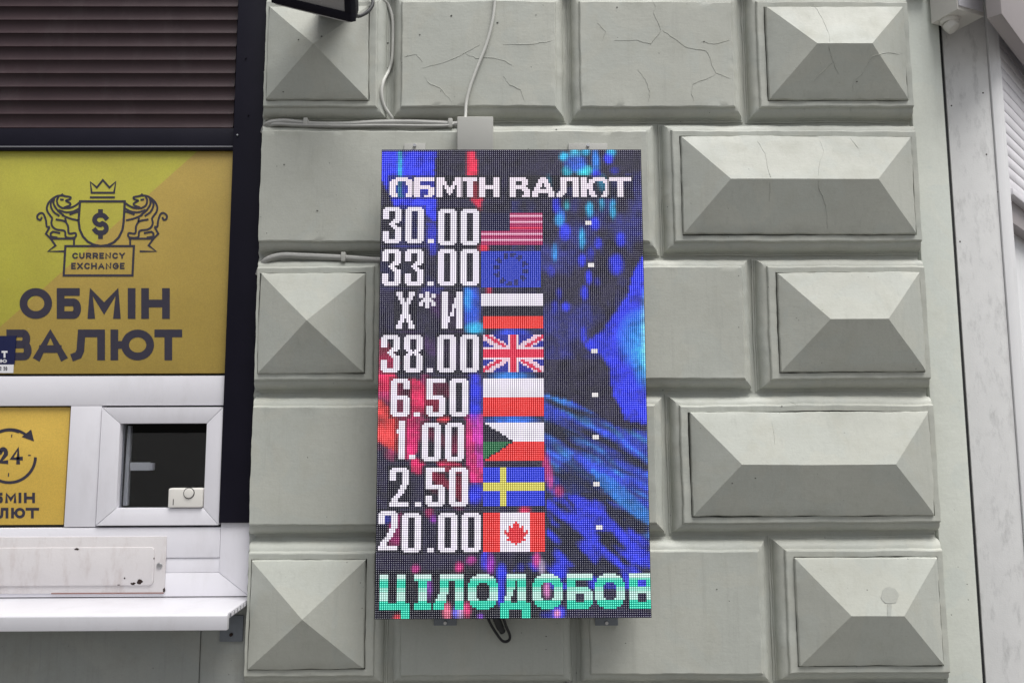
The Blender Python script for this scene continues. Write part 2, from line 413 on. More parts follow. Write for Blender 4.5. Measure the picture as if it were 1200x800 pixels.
def ell(px, py, rx, ry, c, ang=0, soft=.5, a=1.0):
    cx, cy = L(px, py); rx, ry = rx / 2.45, ry / 2.45
    ca, sa = math.cos(R(ang)), math.sin(R(ang)); dx, dy = xx - cx, yy - cy
    d = np.sqrt(((dx * ca + dy * sa) / rx) ** 2 + ((-dx * sa + dy * ca) / ry) ** 2)
    paint(np.clip((1 - d) / soft + .5, 0, 1), c, a)
BL, DB, CY, RD, MG, WH = (.02, .035, .85), (.012, .015, .30), (.02, .42, .75), (.80, .015, .07), (.62, .03, .42), (.86, .80, .92)
n1, n2 = vnoise(9, 9, 0, 1), vnoise(3, 3, 0, 2)
paint(inpoly([(446,177),(512,177),(508,200),(512,235),(512,262),(500,252),(498,246),(462,246),(460,236),(448,212)]), BL)
paint(inpoly([(500,262),(512,262),(514,300),(505,300)]), DB)
paint(inpoly([(466,177),(472,177),(472,232),(466,232)]), CY)
paint(inpoly([(547,177),(557,177),(560,205),(547,207)]), RD); paint(inpoly([(552,212),(562,212),(566,232),(563,247),(553,236)]), (.55, .01, .05))
ell(566, 291, 6, 5, RD); ell(573, 341, 3, 6, (.4, .01, .05))
for e in [(661,184,5,5,CY),(674,181,6,7,(.05,.5,.8)),(686,178,5,5,CY),(665,201,6,6,(.02,.5,.7)),(684,200,9,6,(.03,.6,.7)),(675,192,12,10,(.02,.1,.6)),(698,192,4,18,(.02,.2,.75)),(716,179,5,5,CY),(713,186,5,6,BL),
          (699,205,5,6,BL),(720,200,5,4,DB),(643,215,3,9,(.02,.25,.4)),(706,215,5,9,CY),(652,240,4,10,BL),(691,246,4,9,CY),(718,245,3,11,CY),(705,240,3,8,(.02,.3,.5)),(664,240,3,6,(.02,.3,.4)),
          (657,255,5,10,(.02,.15,.7)),(662,272,6,9,BL),(655,258,5,6,(.02,.3,.7)),(682,280,3,12,CY),(697,262,5,7,BL),(727,281,5,8,BL),(701,285,4,6,BL),(650,296,3,10,(.02,.25,.6)),(646,318,4,7,DB),
          (722,310,8,11,BL),(682,305,4,7,BL),(692,298,4,8,DB),(690,325,3,8,BL),(685,343,4,8,BL),(663,360,4,5,BL),(700,330,3,5,DB),(655,345,3,7,DB),(684,392,3,9,BL),(650,360,3,8,DB)]:
    ell(*e, soft=.7)
m = inpoly([(754,300),(744,314),(736,345),(720,368),(705,388),(683,404),(690,410),(703,414),(714,432),(718,462),(728,478),(731,492),(760,497),(760,300)])
img[m] = np.array(BL) * (.55 + .8 * n1[m])[:, None]
ell(752, 398, 20, 26, (.02, .35, .80), soft=1.2, a=.8); ell(756, 425, 10, 22, (.02, .4, .85), soft=1.3, a=.8); ell(756, 395, 4, 40, (.25, .75, .95), soft=1.2, a=.7)
# sweeping blue feathers
st = vnoise(26, 3.2, 24, 5); st2 = vnoise(14, 2.2, 33, 6)
m = inpoly([(636,462),(670,470),(700,485),(722,500),(770,506),(770,690),(640,690),(640,540)])
base = np.array((.015, .05, .62)); f = np.clip((st - .34) * 3.2, 0, 1.25)
img[m] = (np.array((.008, .009, .03)) + base * f[..., None] + np.array((.02, .28, .35)) * (np.clip((st2 - .52) * 4, 0, 1) * f)[..., None])[m]
paint(inpoly([(655,545),(672,535),(690,552),(715,575),(700,586),(655,575)]), (.008, .012, .05), .7)
paint(inpoly([(690,548),(720,560),(765,602),(765,618),(735,598),(708,575)]), (.02, .25, .85), .6)
m = inpoly([(640,585),(700,575),(765,640),(770,690),(600,690),(600,650),(640,650)]); fl = np.clip((vnoise(12, 5, 40, 9) - .44) * 9, 0, 1)
img[m] = (np.array((.008, .009, .03)) + np.array((.012, .025, .66)) * fl[..., None])[m]
paint(inpoly([(436,668),(640,668),(640,730),(436,730)]), (.006, .006, .014))
# reds on the left
wash = np.clip((vnoise(16, 9, 30, 21) - .42) * 4, 0, 1)
mm = inpoly([(438,432),(478,430),(520,446),(562,486),(566,590),(540,600),(505,575),(478,548),(438,530)]); img[mm] += (np.array((.42, .008, .075)) * wash[..., None])[mm]
mm = inpoly([(438,345),(562,345),(562,445),(438,445)]); img[mm] += (np.array((.035, .004, .05)) * wash[..., None])[mm]
mm = inpoly([(446,236),(520,236),(520,345),(446,345)]); img[mm] += (np.array((.006, .010, .16)) * wash[..., None])[mm]
mm = inpoly([(600,236),(752,200),(752,420),(600,420)]); img[mm] += (np.array((.006, .012, .15)) * np.clip((vnoise(9, 14, 0, 22) - .45) * 4, 0, 1)[..., None])[mm]
nr = vnoise(8, 5, 35, 11)
for poly, c in [([(441,395),(455,402),(468,425),(462,440),(441,440)], (.62,.01,.10)), ([(441,440),(456,436),(470,446),(462,460),(441,458)], (.75,.012,.09)), ([(441,466),(450,470),(466,488),(470,530),(462,528),(441,516)], (.85,.05,.05)),
                ([(478,442),(492,446),(500,455),(518,468),(512,482),(482,482)], (.72,.012,.10)), ([(470,488),(488,488),(490,530),(476,538),(470,520)], (.78,.012,.16)), ([(514,486),(528,488),(524,495),(512,496)], (.8,.03,.06)),
                ([(482,535),(496,540),(494,556),(482,552)], (.7,.012,.12)), ([(498,550),(520,555),(530,572),(512,570)], (.66,.012,.10)), ([(512,540),(528,538),(545,548),(545,556),(515,552)], (.7,.02,.1)), ([(545,486),(565,486),(566,566),(548,566)], (.72,.02,.20)), ([(526,560),(545,556),(545,590),(530,580)], (.45,.01,.06)),
                ([(552,500),(566,486),(566,548),(560,548)], MG), ([(455,615),(470,600),(468,640),(456,640)], (.6,.02,.25)), ([(496,480),(512,468),(516,484),(500,488)], (.6,.01,.08))]:
    mm = inpoly(poly); img[mm] = np.array(c) * (.45 + 1.0 * nr[mm])[:, None]
for e in [(556,465,8,26,BL),(552,360,9,24,(.015,.10,.80)),(548,350,5,14,(.02,.25,.85)),(556,385,10,7,CY),(556,578,10,10,BL),(640,546,4,14,(.5,.02,.2)),(655,575,5,6,(.4,.02,.15)),(645,560,3,12,(.55,.05,.3)),(452,608,6,5,BL),(503,600,4,5,(.5,.02,.15)),(508,607,4,4,(.25,.02,.4)),
          (600,441,22,5,(.02,.2,.7)),(600,492,26,4,(.02,.15,.75)),(615,598,6,4,(.6,.02,.1)),(600,390,20,4,(.02,.06,.7)),(568,655,4,10,(.03,.03,.7)),(575,660,4,10,(.35,.02,.5)),(588,672,5,10,BL),(538,664,4,5,(.6,.02,.2)),(552,656,5,4,(.45,.02,.3)),(487,666,4,4,(.55,.02,.25)),
          (629,656,4,8,(.55,.04,.25)),(635,664,3,8,(.5,.4,.6)),(655,668,8,10,BL),(610,664,4,4,DB),(503,688,3,12,(.2,.03,.35)),(524,716,4,9,(.75,.15,.25)),(535,716,4,6,(.1,.1,.7)),(540,716,3,8,(.6,.4,.7)),(547,714,4,8,(.6,.03,.15)),(466,724,4,4,(.7,.03,.05)),(654,717,7,7,BL),(653,718,3,4,(.9,.3,.5)),(640,720,6,4,DB),(563,722,3,3,(.2,.05,.5)),(587,695,4,12,BL),(641,690,3,9,(.65,.2,.5))]:
    ell(*e, soft=.8)
img *= (.62 + .70 * rng.random((NR, NC)))[..., None] * np.clip(.25 + 1.6 * vnoise(5, 4, 20, 31), .3, 1.3)[..., None]          # dither of the video picture
def rpx(x0, y0, x1, y1):
    c0, r0 = L(x0, y0); c1, r1 = L(x1, y1); return round(r0), round(r1), max(0, round(c0)), round(c1)
def rect(x0, y0, x1, y1, c):
    r0, r1, c0, c1 = rpx(x0, y0, x1, y1); img[r0:r1, c0:c1] = c; return r0, r1, c0, c1
k3 = img.copy(); p3 = np.pad(img, ((1, 1), (1, 1), (0, 0)), mode='edge')
img[:] = .52 * k3 + .12 * (p3[:-2, 1:-1] + p3[2:, 1:-1] + p3[1:-1, :-2] + p3[1:-1, 2:])
DK = (.010, .009, .022)
# flags
r0, r1, c0, c1 = rpx(564.5, 249, 635, 288); PKW, DRD = (.86, .42, .58), (.42, .02, .12)
for r in range(r0, r1): img[r, c0 + (14 if r < r0 + 9 else 0):c1] = PKW if (r - r0) % 3 == 1 else DRD
img[r0:r0 + 9, c0:c0 + 14] = (.010, .010, .055); img[r0 + 7:r0 + 8, c0 + 14:c1] = (.75, .02, .08)
r0, r1, c0, c1 = rect(564.5, 295, 634, 336, (.015, .04, .50)); cy_, cx_ = (r0 + r1) / 2, (c0 + c1) / 2
rg = np.hypot(xx - cx_, (yy - cy_)); img[(abs(rg - 7) < 1.4) & (np.sin(np.arctan2(yy - cy_, xx - cx_) * 12) > -.3)] = (.010, .016, .16)
for a, b, c in ((344, 357.5, WH), (357.5, 371, DK), (371, 386, (.88, .035, .025))): rect(565, a, 635.5, b, c)
r0, r1, c0, c1 = rect(565, 393, 636.5, 436.5, (.015, .02, .33)); h, w = r1 - r0, c1 - c0
for r in range(h):
    for k in range(w):
        u, v = (k + .5) / w - .5, (r + .5) / h - .5; dg = min(abs(u - v), abs(u + v))
        col = None
        if dg < .14: col = (.88, .60, .72)
        if (u - v if u * v > 0 else u + v) * (1 if v < 0 else -1) > -.01 and dg < .09: col = (.72, .02, .08)
        if abs(u) < .085 or abs(v) < .19: col = (.92, .66, .76)
        if abs(u) < .055 or abs(v) < .12: col = (.78, .02, .07)
        if col: img[r0 + r, c0 + k] = col
rect(565, 444, 637, 465.5, WH); rect(565, 465.5, 637, 488.5, (.85, .03, .025))
rect(566, 495, 638, 517, WH); r0, r1, c0, c1 = rpx(566, 495, 638, 539.5); rect(566, 517, 638, 539.5, (.85, .03, .025))
mid_ = (r0 + r1) / 2
for r in range(r0, r1):
    k = int(14 * (1 - abs(r + .5 - mid_) / ((r1 - r0) / 2)))
    img[r, c0:c0 + k] = DK if r < mid_ else (.012, .15, .05)
    img[r, c0 + k:c0 + k + 1] = DK
rect(565.5, 547, 639, 592, (.015, .04, .72)); rect(585, 547, 594.5, 592, (.68, .62, .10)); rect(565.5, 565.5, 639, 574.5, (.68, .62, .10))
r0, r1, c0, c1 = rect(565.5, 600, 639.5, 647, WH); w = c1 - c0
img[r0:r1, c0:c0 + 8] = (.85, .03, .025); img[r0:r1, c1 - 7:c1] = (.85, .03, .025)
leaf = [".....#.....", "....###....", "..#.###.#..", "..#######..", "#.#######.#", "###########", ".#########.", "..#######..", ".#########.", "...#####...", ".....#....."]
for i, s in enumerate(leaf):
    for k, ch in enumerate(s):
        if ch == '#': img[r0 + 4 + i, c0 + 10 + k] = (.78, .02, .03)
# prices
def seg(rows):
    return [[1 if ch == '#' else 0 for ch in s] for s in rows]
V2, TOPS = '###...###', ['.#######.', '#########']
BOT = TOPS[::-1]
G = {'0': TOPS + [V2] * 14 + BOT,
     '3': TOPS + [V2] * 4 + ['.....####', '....####.', '...###...', '....###..', '.....####', '......###'] + [V2] * 4 + BOT,
     '8': TOPS + [V2] * 5 + ['.###.###.', '..#####..', '.###.###.'] + [V2] * 6 + BOT,
     '6': TOPS + [V2] * 3 + ['###......'] * 3 + ['########.', '#########'] + [V2] * 6 + BOT,
     '5': ['#########'] * 2 + ['###......'] * 6 + ['########.', '#########'] + ['......###'] * 3 + [V2] * 3 + BOT,
     '2': TOPS + [V2] * 4 + ['......###', '......###', '.....###.', '.....###.', '....###..', '....###..', '...###...', '..###....', '.###.....', '.###.....', '#########', '#########'],
     '1': ['.###', '.###', '.###', '.###', '####', '####'] + ['.###'] * 12, '.': ['...'] * 16 + ['###', '###'],
     'X': ['###...###', '###...###', '.##...##.', '.###.###.', '..##.##..', '..#####..', '...###...', '...###...', '...###...', '...###...', '...###...', '..#####..', '..#####..', '..##.##..', '.###.###.', '.##...##.', '###...###', '###...###'],
     '*': ['...##...', '##.##.##', '##.##.##', '..####..', '.######.', '##.##.##', '##.##.##', '...##...'],
     'I': ['###....###'] * 3 + ['###...####'] * 3 + ['###..#####'] * 2 + ['###..##.##'.replace('.##', '###', 0)] * 0 + ['###..#.###'] * 2 + ['###.##.###'] * 2 + ['####...###'] * 3 + ['###....###'] * 3}
def blit(ch, px, py, c=WH):
    c0, r0 = L(px, py); c0, r0 = round(c0), round(r0); b = seg(G[ch]); h, w = len(b), max(len(x) for x in b)
    ys, xs_ = slice(max(0, r0 - 1), min(NR, r0 + h + 1)), slice(max(0, c0 - 1), min(NC, c0 + w + 1))
    if ch not in '.*': img[ys, xs_] *= .35             # dark outline round the characters
    for i, row in enumerate(b):
        for k, v in enumerate(row):
            if v and 0 <= r0 + i < NR and 0 <= c0 + k < NC: img[r0 + i, c0 + k] = c
for y, items in ((244, '3@448.8 0@475 .@501.5 0@513.8 0@540'), (293, '3@448.8 3@475 .@501.5 0@513.8 0@540'), (342, 'X@465 *@492 I@517.6'), (392, '3@448 8@474.5 .@501.3 0@513.8 0@540'),
                 (443, '6@459 .@486 5@499 0@526'), (494, '1@465.5 .@481 0@493.8 0@521'), (546.5, '2@458 .@485.5 5@498.6 0@525.8'), (599.5, '2@444.6 0@472.4 .@499.9 0@512.7 0@540.2')):
    for it in items.split():
        ch, x = it.split('@'); blit(ch, float(x), y)
for x, y in ((690.5, 263.5), (693.5, 312.5), (696, 412), (697.5, 463), (699, 514), (700, 567), (701.5, 620)):
    c0, r0 = L(x, y); img[int(r0) - 1:int(r0) + 1, int(c0) - 1:int(c0) + 2] = (.9, .85, .85)
# title, last rows cut off by the line below
T = {'О': ["...######...", ".##########.", "####....####", "####....####", "###......###", "###......###", "###......###", "###......###", "####....####", ".###....###."],
     'Б': ["##########", "##########", "###.......", "###.......", "########..", "##########", "###....###", "###....###", "###....###", "###..####."],
     'М': ["####.....####", "####.....####", "#####...#####", "#####...#####", "###.##.##.###", "###.#####.###", "###..###..###", "###..###..###", "###...#...###", "###.......###"],
     'І': ["#######", "#######"] + ["..###.."] * 8, 'Н': ["###....###"] * 4 + ["##########"] * 2 + ["###....###"] * 4,
     'В': ["########..", "#########.", "###...###.", "###...###.", "########..", "#########.", "###...####", "###....###", "###....###", "###...####"],
     'А': ["....###....", "...#####...", "...#####...", "..###.###..", "..###.###..", ".###...###.", ".#########.", "###########", "###.....###", "###.....###"],
     'Л': ["..#########", "..#########", "..###...###", "..###...###", "..###...###", "..###...###", "..###...###", ".####...###", "####....###", "###.....###"],
     'Ю': ["###...######..", "###.##########", "###.###....###", "######......##", "######......##", "######......##", "###.##......##", "###.###....###", "###.###....###", "###..###..###."],
     'Т': ["###########", "###########"] + ["....###...."] * 8}
G.update(T)
for ch, x in (('О', 456), ('Б', 484.5), ('М', 510.5), ('І', 543), ('Н', 561), ('В', 598), ('А', 624), ('Л', 652), ('Ю', 680), ('Т', 713)): blit(ch, x, 209, (.86, .76, .86))
# bottom line, green and white by rows
def ring(w, h, t):
    a = np.zeros((h, w), int)
    for i in range(h):
        for k in range(w):
            u, v = (k + .5 - w / 2) / (w / 2), (i + .5 - h / 2) / (h / 2); ui, vi = (k + .5 - w / 2) / (w / 2 - t), (i + .5 - h / 2) / (h / 2 - t + .5)
            a[i, k] = abs(u) ** 2.4 + abs(v) ** 2.4 <= 1 and abs(ui) ** 2.2 + abs(vi) ** 2.2 > 1
    return [''.join('#' if v else '.' for v in r) for r in a]
Q = {'О': ring(14, 16, 4),
     'Ц': ['####....####..'] * 13 + ['##############'] * 3 + ['..........####'] * 4,
     'І': ['########'] * 3 + ['..####..'] * 10 + ['########'] * 3,
     'Л': ['...###########'] * 3 + ['...####...####'] * 6 + ['..####....####'] * 2 + ['.#####....####'] * 2 + ['#####.....####'] * 3,
     'Д': ['...#########..'] * 3 + ['...####.####..'] * 4 + ['...###..####..'] * 3 + ['..###...####..'] * 3 + ['##############'] * 3 + ['####......####'] * 4,
     'Б': ['############'] * 3 + ['####........'] * 3 + ['##########..', '###########.', '############'] + ['####....####'] * 4 + ['############', '###########.', '##########..'],
     'В': ['##########..', '###########.', '############'] + ['####....####'] * 3 + ['###########.', '##########..', '###########.'] + ['####....####'] * 4 + ['############', '############', '###########.']}
def gcol(i):
    t_, w_ = np.array((.015, .62, .42)), np.array((.60, .82, .76))
    k = 1 if i < 2 else (.25 if i < 3 else (0 if i < 6 else (.45 if i < 8 else (.8 if i < 12 else 0))))
    return t_ * (1 - k) + w_ * k
r0 = round(L(600, 672)[1])
for ch, x in (('Ц', 443.6), ('І', 484), ('Л', 507), ('О', 547.6), ('Д', 586.6), ('О', 623.8), ('Б', 663.7), ('О', 697), ('В', 737)):
    c0 = round(L(x, 690)[0])
    for i, s in enumerate(Q[ch]):
        for k, c in enumerate(s):
            if c == '#' and 0 <= c0 + k < NC and r0 + i < NR: img[r0 + i, c0 + k] = gcol(i)
img = np.clip(img, 0, 1)
screen = empty('led_screen', (scx, SY + .06, szb), 'tall lit LED currency rate board with country flags on the wall', 'screen')
# emitter quads, one per LED
s_ = .40 * LP
cc, rr_ = np.meshgrid(np.arange(NC), np.arange(NR)); cxw = SX0 + (cc + .5) * LP; czw = SZ1 - (rr_ + .5) * LP
w0 = wloc(screen)
quad = np.array([(-s_, -s_), (s_, -s_), (s_, s_), (-s_, s_)])
vx = cxw.reshape(-1, 1) + quad[:, 0] - w0.x; vz = czw.reshape(-1, 1) + quad[:, 1] - w0.z
vv = np.stack([vx, np.full_like(vx, SY - .0016 - w0.y), vz], -1).reshape(-1, 3)
s2 = .13 * LP; q2 = quad / s_ * s2                               # lens glint painted as a pale dot in the middle of every LED
vv = np.concatenate([vv, np.stack([cxw.reshape(-1, 1) + q2[:, 0] - w0.x, np.full_like(vx, SY - .0022 - w0.y), czw.reshape(-1, 1) + q2[:, 1] - w0.z], -1).reshape(-1, 3)])
me = bpy.data.meshes.new('led_matrix'); nq = NC * NR * 2; img2 = np.concatenate([img.reshape(-1, 3), img.reshape(-1, 3)])
me.from_pydata(vv.tolist(), [], np.arange(nq * 4).reshape(-1, 4).tolist()); me.update()
at_ = me.attributes.new('led_colour', 'FLOAT_COLOR', 'FACE')
at_.data.foreach_set('color', np.concatenate([img2, np.ones((nq, 1))], 1).ravel().astype(np.float32))
t = NT('led_emitter'); a_ = t.n('ShaderNodeAttribute', attribute_name='led_colour')
t.l(a_.outputs['Color'], t.b.inputs['Emission Color']); t.b.inputs['Emission Strength'].default_value = .53
t.fin((.012, .012, .018), .4, spec=.2); t.m.cycles.emission_sampling = 'NONE'
me.materials.append(t.m)
t2 = NT('led_painted_glint'); a2 = t2.n('ShaderNodeAttribute', attribute_name='led_colour'); t2.l(a2.outputs['Color'], t2.b.inputs['Emission Color']); t2.b.inputs['Emission Strength'].default_value = .66
t2.fin((.75, .75, .78), .3); t2.m.cycles.emission_sampling = 'NONE'; me.materials.append(t2.m)
me.polygons.foreach_set('material_index', [0] * (nq // 2) + [1] * (nq // 2))
lo = bpy.data.objects.new('led_matrix', me); COL.objects.link(lo); lo.parent = screen; tag(lo, 'grid of coloured light points showing rates, flags and blue artwork', kind='stuff')
M['mask'] = plain('black_led_mask', (.008, .007, .013), .8, .1, 40, .1, spec=.1)
M['cabinet'] = plain('black_cabinet', (.015, .015, .018), .5, .1, 20, .1)
e = .0012
MB().box(SX0 - e, SX0 + NC * LP + e, SY, SY + .012, SZ1 - NR * LP - e, SZ1 + e).build('mask', M['mask'], screen, bevel=.001)
MB().box(SX0 + .004, SX0 + NC * LP - .004, SY + .0125, SY + .095, SZ1 - NR * LP + .004, SZ1 - .004).build('cabinet', M['cabinet'], screen, bevel=.003)
for px, pz in ((485, 'T'), (690, 'T'), (521, 'B'), (712, 'B')):
    x = at(px, 175 if pz == 'T' else 728, 2.33).x; z = at(px, 172 if pz == 'T' else 729, 2.352).z
    wd_ = .034 if px != 690 else .062
    b_ = MB().box(x - wd_, x + wd_, 2.353, 2.3575, z - .08 * (pz == 'T') - .009 * (pz == 'B'), z + .012 * (pz == 'T') + .08 * (pz == 'B'))
    b_.box(x - .015, x + .015, 2.30, 2.3532, z - .075, z - .05) if pz == 'T' else b_.box(x - .015, x + .015, 2.30, 2.3532, z + .05, z + .075)
    bo = b_.build('bracket', M['jbox'] if pz == 'T' else M['zinc'], screen, bevel=.0015)
    MB().cyl((x, 2.353, z + (.004 if pz == 'T' else -.001)), (x, 2.348, z + (.004 if pz == 'T' else -.001)), .005, n=12).build('screw', M['steel'], bo)
    MB().box(x - .012, x + .012, SY + .095, 2.300, z - .075 if pz == 'T' else z + .05, z - .05 if pz == 'T' else z + .075).build('standoff', M['zinc'], screen)

# ------------------------------------------------------------------ cables and boxes on the wall
def smooth_path(pts, n=6):
    P = [Vector(p) for p in pts]; P = [P[0] * 2 - P[1]] + P + [P[-1] * 2 - P[-2]]; out = []
    for i in range(1, len(P) - 2):
        for k in range(n):
            t_ = k / n; a, b, c, d = P[i - 1:i + 3]
            out.append(.5 * ((2 * b) + (c - a) * t_ + (2 * a - 5 * b + 4 * c - d) * t_ ** 2 + (3 * b - a - 3 * c + d) * t_ ** 3))
    return out + [P[-2]]
def on(px, py, Y): return at(px, py, Y)
def cable(name, pts, r, mat, label, n=10, clips=(), extra=None):
    mb = MB().tube(smooth_path(pts), r, n)
    o = mb.build(name, mat); tag(o, label, 'cable')
    if extra:
        ee = MB().tube(smooth_path(extra[0]), extra[1], n); ee.build('thin_strand', extra[2], o)
    for p in clips:
        p = Vector(p)
        MB().box(p.x - .007, p.x + .007, p.y - r - .003, p.y + r + .004, p.z - r - .003, p.z + r + .006).build('cable_clip', M['jbox'], o, bevel=.002)
    return o
YJ = 2.374
cable('cable_bundle', [on(309,156,2.402), on(311,150,2.392), on(316,145,YJ), on(332,143,YJ), on(350,144.5,YJ), on(372,146.5,YJ), on(405,146.5,YJ), on(440,144.5,YJ), on(480,144,YJ), on(510,145,YJ), on(530,146,YJ), on(541,146,YJ)], .0104, M['cable_grey'],
      'grey cable bundle running along the joint below the floodlight to the junction box', clips=[on(359, 145.5, YJ), on(528, 146, YJ)],
      extra=([on(311,152,2.388), on(322,146,2.366), on(350,147,2.364), on(400,148,2.363), on(450,147.5,2.363), on(500,148,2.363), on(525,147.5,2.365), on(536,144,2.372)], .0055, M['cable_grey']))
cable('grey_conduit', [on(303,322,2.404), on(306,314,2.394), on(313,304.5,YJ), on(330,299.5,YJ), on(355,300,YJ), on(400,302,YJ), on(445,305,YJ), on(500,305,YJ)], .0100, M['cable_grey'],
      'grey conduit in the horizontal joint running behind the left edge of the screen', clips=[on(403, 302, YJ)])
wp = [(440,-22),(447,-2),(455,7),(460,22),(461,45),(460,70),(456,84),(450,96),(447.5,110),(451,126),(462,142)]
cable('white_cable', [hit(*p)[0] + Vector((0, -.006, 0)) if hit(*p)[1] else on(*p, 2.397) for p in wp], .0052, M['cable_white'], 'white cable hanging down the vertical joint right of the floodlight')
cable('thin_cable', [on(x, y, 2.351) for x, y in ((581,-25),(580,0),(577,25),(570,52),(559,80),(551,102),(546.5,120))] + [on(545.5, 137, 2.345), on(545, 142, 2.335)], .0048, M['cable_white'],
     'thin pale cable dropping from above into the top of the junction box')
x0, x1, z0, z1 = XZ(535.5, 136.5, 578, 177.5, 2.312)
jb = empty('junction_box', ((x0 + x1) / 2, 2.35, z0), 'square grey plastic junction box on the wall just above the screen', 'junction box')
MB().box(x0 + .002, x1 - .002, 2.328, 2.3585, z0 + .002, z1 - .002).build('box', M['jbox'], jb, bevel=.003)
MB().box(x0, x1, 2.312, 2.3275, z0, z1).build('lid', M['jbox'], jb, bevel=.004, seg=3)
# corrugated conduit under the screen
pts = smooth_path([on(655,690,2.385), on(656.5,726,2.385), on(659,755,2.388), on(664,782,2.390), on(668,805,2.392), on(672,840,2.394)], 40)
rs = [.0085 + .0014 * (1 if (i // 2) % 2 else -1) for i in range(len(pts))]
tag(MB().tube(pts, rs, 12).build('corrugated_conduit', M['cable_grey'], smooth=0), 'ribbed grey conduit hanging in the joint below the screen', 'conduit')
# dark cable loop under the screen
lp = [on(570,716,2.300), on(574,729,2.31), on(584,745,2.33), on(590,751,2.338), on(596,750,2.34), on(597.5,744,2.338), on(593,733,2.32), on(588,718,2.30)]
lo_ = MB().tube(smooth_path(lp), .0042, 8).build('cable_loop', M['cable_black']); tag(lo_, 'black cable loop poking out below the bottom of the screen', 'cable')
lq = [on(579,716,2.297), on(584,730,2.317), on(589,740,2.33)]
MB().tube(smooth_path(lq), [.0115] * 10 + [.0095] * 3, 8).build('sleeve', M['cable_black'], lo_)

# floodlight, tilted
fl = empty('floodlight', tuple(at(368, -20, 2.25)), 'black rectangular floodlight tilted over the top left diamond block', 'floodlight')
A_, B_ = at(318, 3.5, 2.235), at(411.5, 26.5, 2.125)
ux = (B_ - A_).normalized(); upv = Vector((-.2, -.62, 1)); upv = (upv - ux * upv.dot(ux)).normalized(); nv = ux.cross(upv).normalized()
if nv.y > 0: nv = -nv
W_, H_ = (B_ - A_).length, .19
def fp(u, v, w): return A_ + ux * u + upv * v + nv * w
def fbox(u0, u1, v0, v1, w0_, w1_, taper=0):
    vs_ = [fp(u0,v0,w0_),fp(u1,v0,w0_),fp(u1,v1,w0_),fp(u0,v1,w0_),fp(u0+taper,v0+taper,w1_),fp(u1-taper,v0+taper,w1_),fp(u1-taper,v1-taper,w1_),fp(u0+taper,v1-taper,w1_)]
    return MB().add(vs_, [(0,1,2,3),(7,6,5,4),(0,4,5,1),(1,5,6,2),(2,6,7,3),(3,7,4,0)])
b1 = fbox(0, W_, 0, .024, 0, -.022); 
for q in (fbox(0, W_, H_ - .024, H_, 0, -.022), fbox(0, .024, .0242, H_ - .0242, 0, -.022), fbox(W_ - .024, W_, .0242, H_ - .0242, 0, -.022)): b1.add(q.v, q.f)
b1.build('frame', M['black'], fl, bevel=.0012)
fbox(.001, W_ - .001, .001, H_ - .001, -.0225, -.06, .02).build('housing', M['black'], fl, bevel=.003)
M['lens'] = plain('frosted_lamp_glass', (.30, .29, .29), .25, .05, 10, .02)
fbox(.0242, W_ - .0242, .0242, H_ - .0242, -.006, -.022).build('lens', M['lens'], fl)
fbox(.012, W_ - .012, -.0035, -.0002, -.004, -.018).build('drip_strip', M['steel'], fl)
pa, pb = fp(W_ * .3, H_ * .5, -.06), fp(W_ * .7, H_ * .5, -.06)
MB().box(min(pa.x, pb.x), max(pa.x, pb.x), min(pa.y, pb.y) - .0, WF + .005, (pa.z + pb.z) / 2 - .015, (pa.z + pb.z) / 2 + .015).build('bracket', M['black'], fl, bevel=.002)
cable('black_cable', [fp(W_ - .004, .04, -.02), on(418,19,2.20), on(426,17,2.23), on(433,12,2.27), on(437,4,2.32), on(435,-6,2.345), on(430,-18,2.352)], .0055, M['cable_black'], 'short black cable curving out of the floodlight')

# ------------------------------------------------------------------ brown roller shutter
SHY = 2.425
shx0 = at(-330, 80, SHY).x; shx1 = at(277.5, 80, SHY).x
lz = [at(140, y, SHY).z for y in (9.3, 24.5, 40, 55.3, 70.8, 86.8, 102, 117.5, 133.8, 150.8)]
sp = (lz[0] - lz[-1]) / 9
shut = empty('roller_shutter', ((shx0 + shx1) / 2, SHY, lz[-1]), 'dark brown roller shutter rolled down above the large yellow sign', 'shutter')
prof = [(.012, 0), (-.0040, 0), (-.0052, .0008), (-.0052, .0024), (-.0034, .0042), (-.0012, .009), (.0010, sp * .36), (.0020, sp * .55), (.0014, sp * .74), (-.0004, sp * .88), (-.0026, sp * .97), (-.0030, sp * .99), (.012, sp * .99)]
first = None
for k in range(-6, 10):
    z = lz[-1] + sp * (9 - k)
    if first is None:
        w = wloc(shut); mb = MB().prism([(SHY + a, b + z) for a, b in prof], 'x', shx0, shx1 - .004)
        first = mb.build('slat', M['brown'], shut, smooth=40); z_first = z
    else: dup(first, shut, (random.uniform(-.001, .001), random.uniform(-.0006, .0006), z - z_first))
bz1, bz0 = lz[-1] - .001, at(140, 176.5, SHY).z
bb = MB().box(shx0, shx1 + .001, SHY - .006, SHY + .012, bz0, bz1).build('bottom_bar', M['black'], shut, bevel=.002)
MB().box(shx0, shx1 - .001, SHY - .0085, SHY - .0062, bz0 + .008, bz0 + .0125).build('edge_trim', M['seam'], bb, bevel=.0006)
gx0, gx1 = at(276, 100, 2.412).x + .001, XL - .004
gz0 = at(272, 612, 2.412).z
gr = MB().box(gx0, gx1, 2.405, 2.47, gz0, 4.2).build('guide_rail', M['black'], shut, bevel=.003)
for px, py in ((278.5, 158.5), (288, 68), (291, 135)):
    p = at(px, py, 2.404)
    MB().cyl((p.x, 2.4049, p.z), (p.x, 2.4005, p.z), .0034 if px < 280 else .0025, .0026, 12).build('screw', M['steel'] if px < 280 else M['black'], gr)
MB().box(shx0, shx1 + .05, 2.43, 2.60, lz[-1] + sp * 16, 4.2).build('shutter_box', M['brown'], shut)

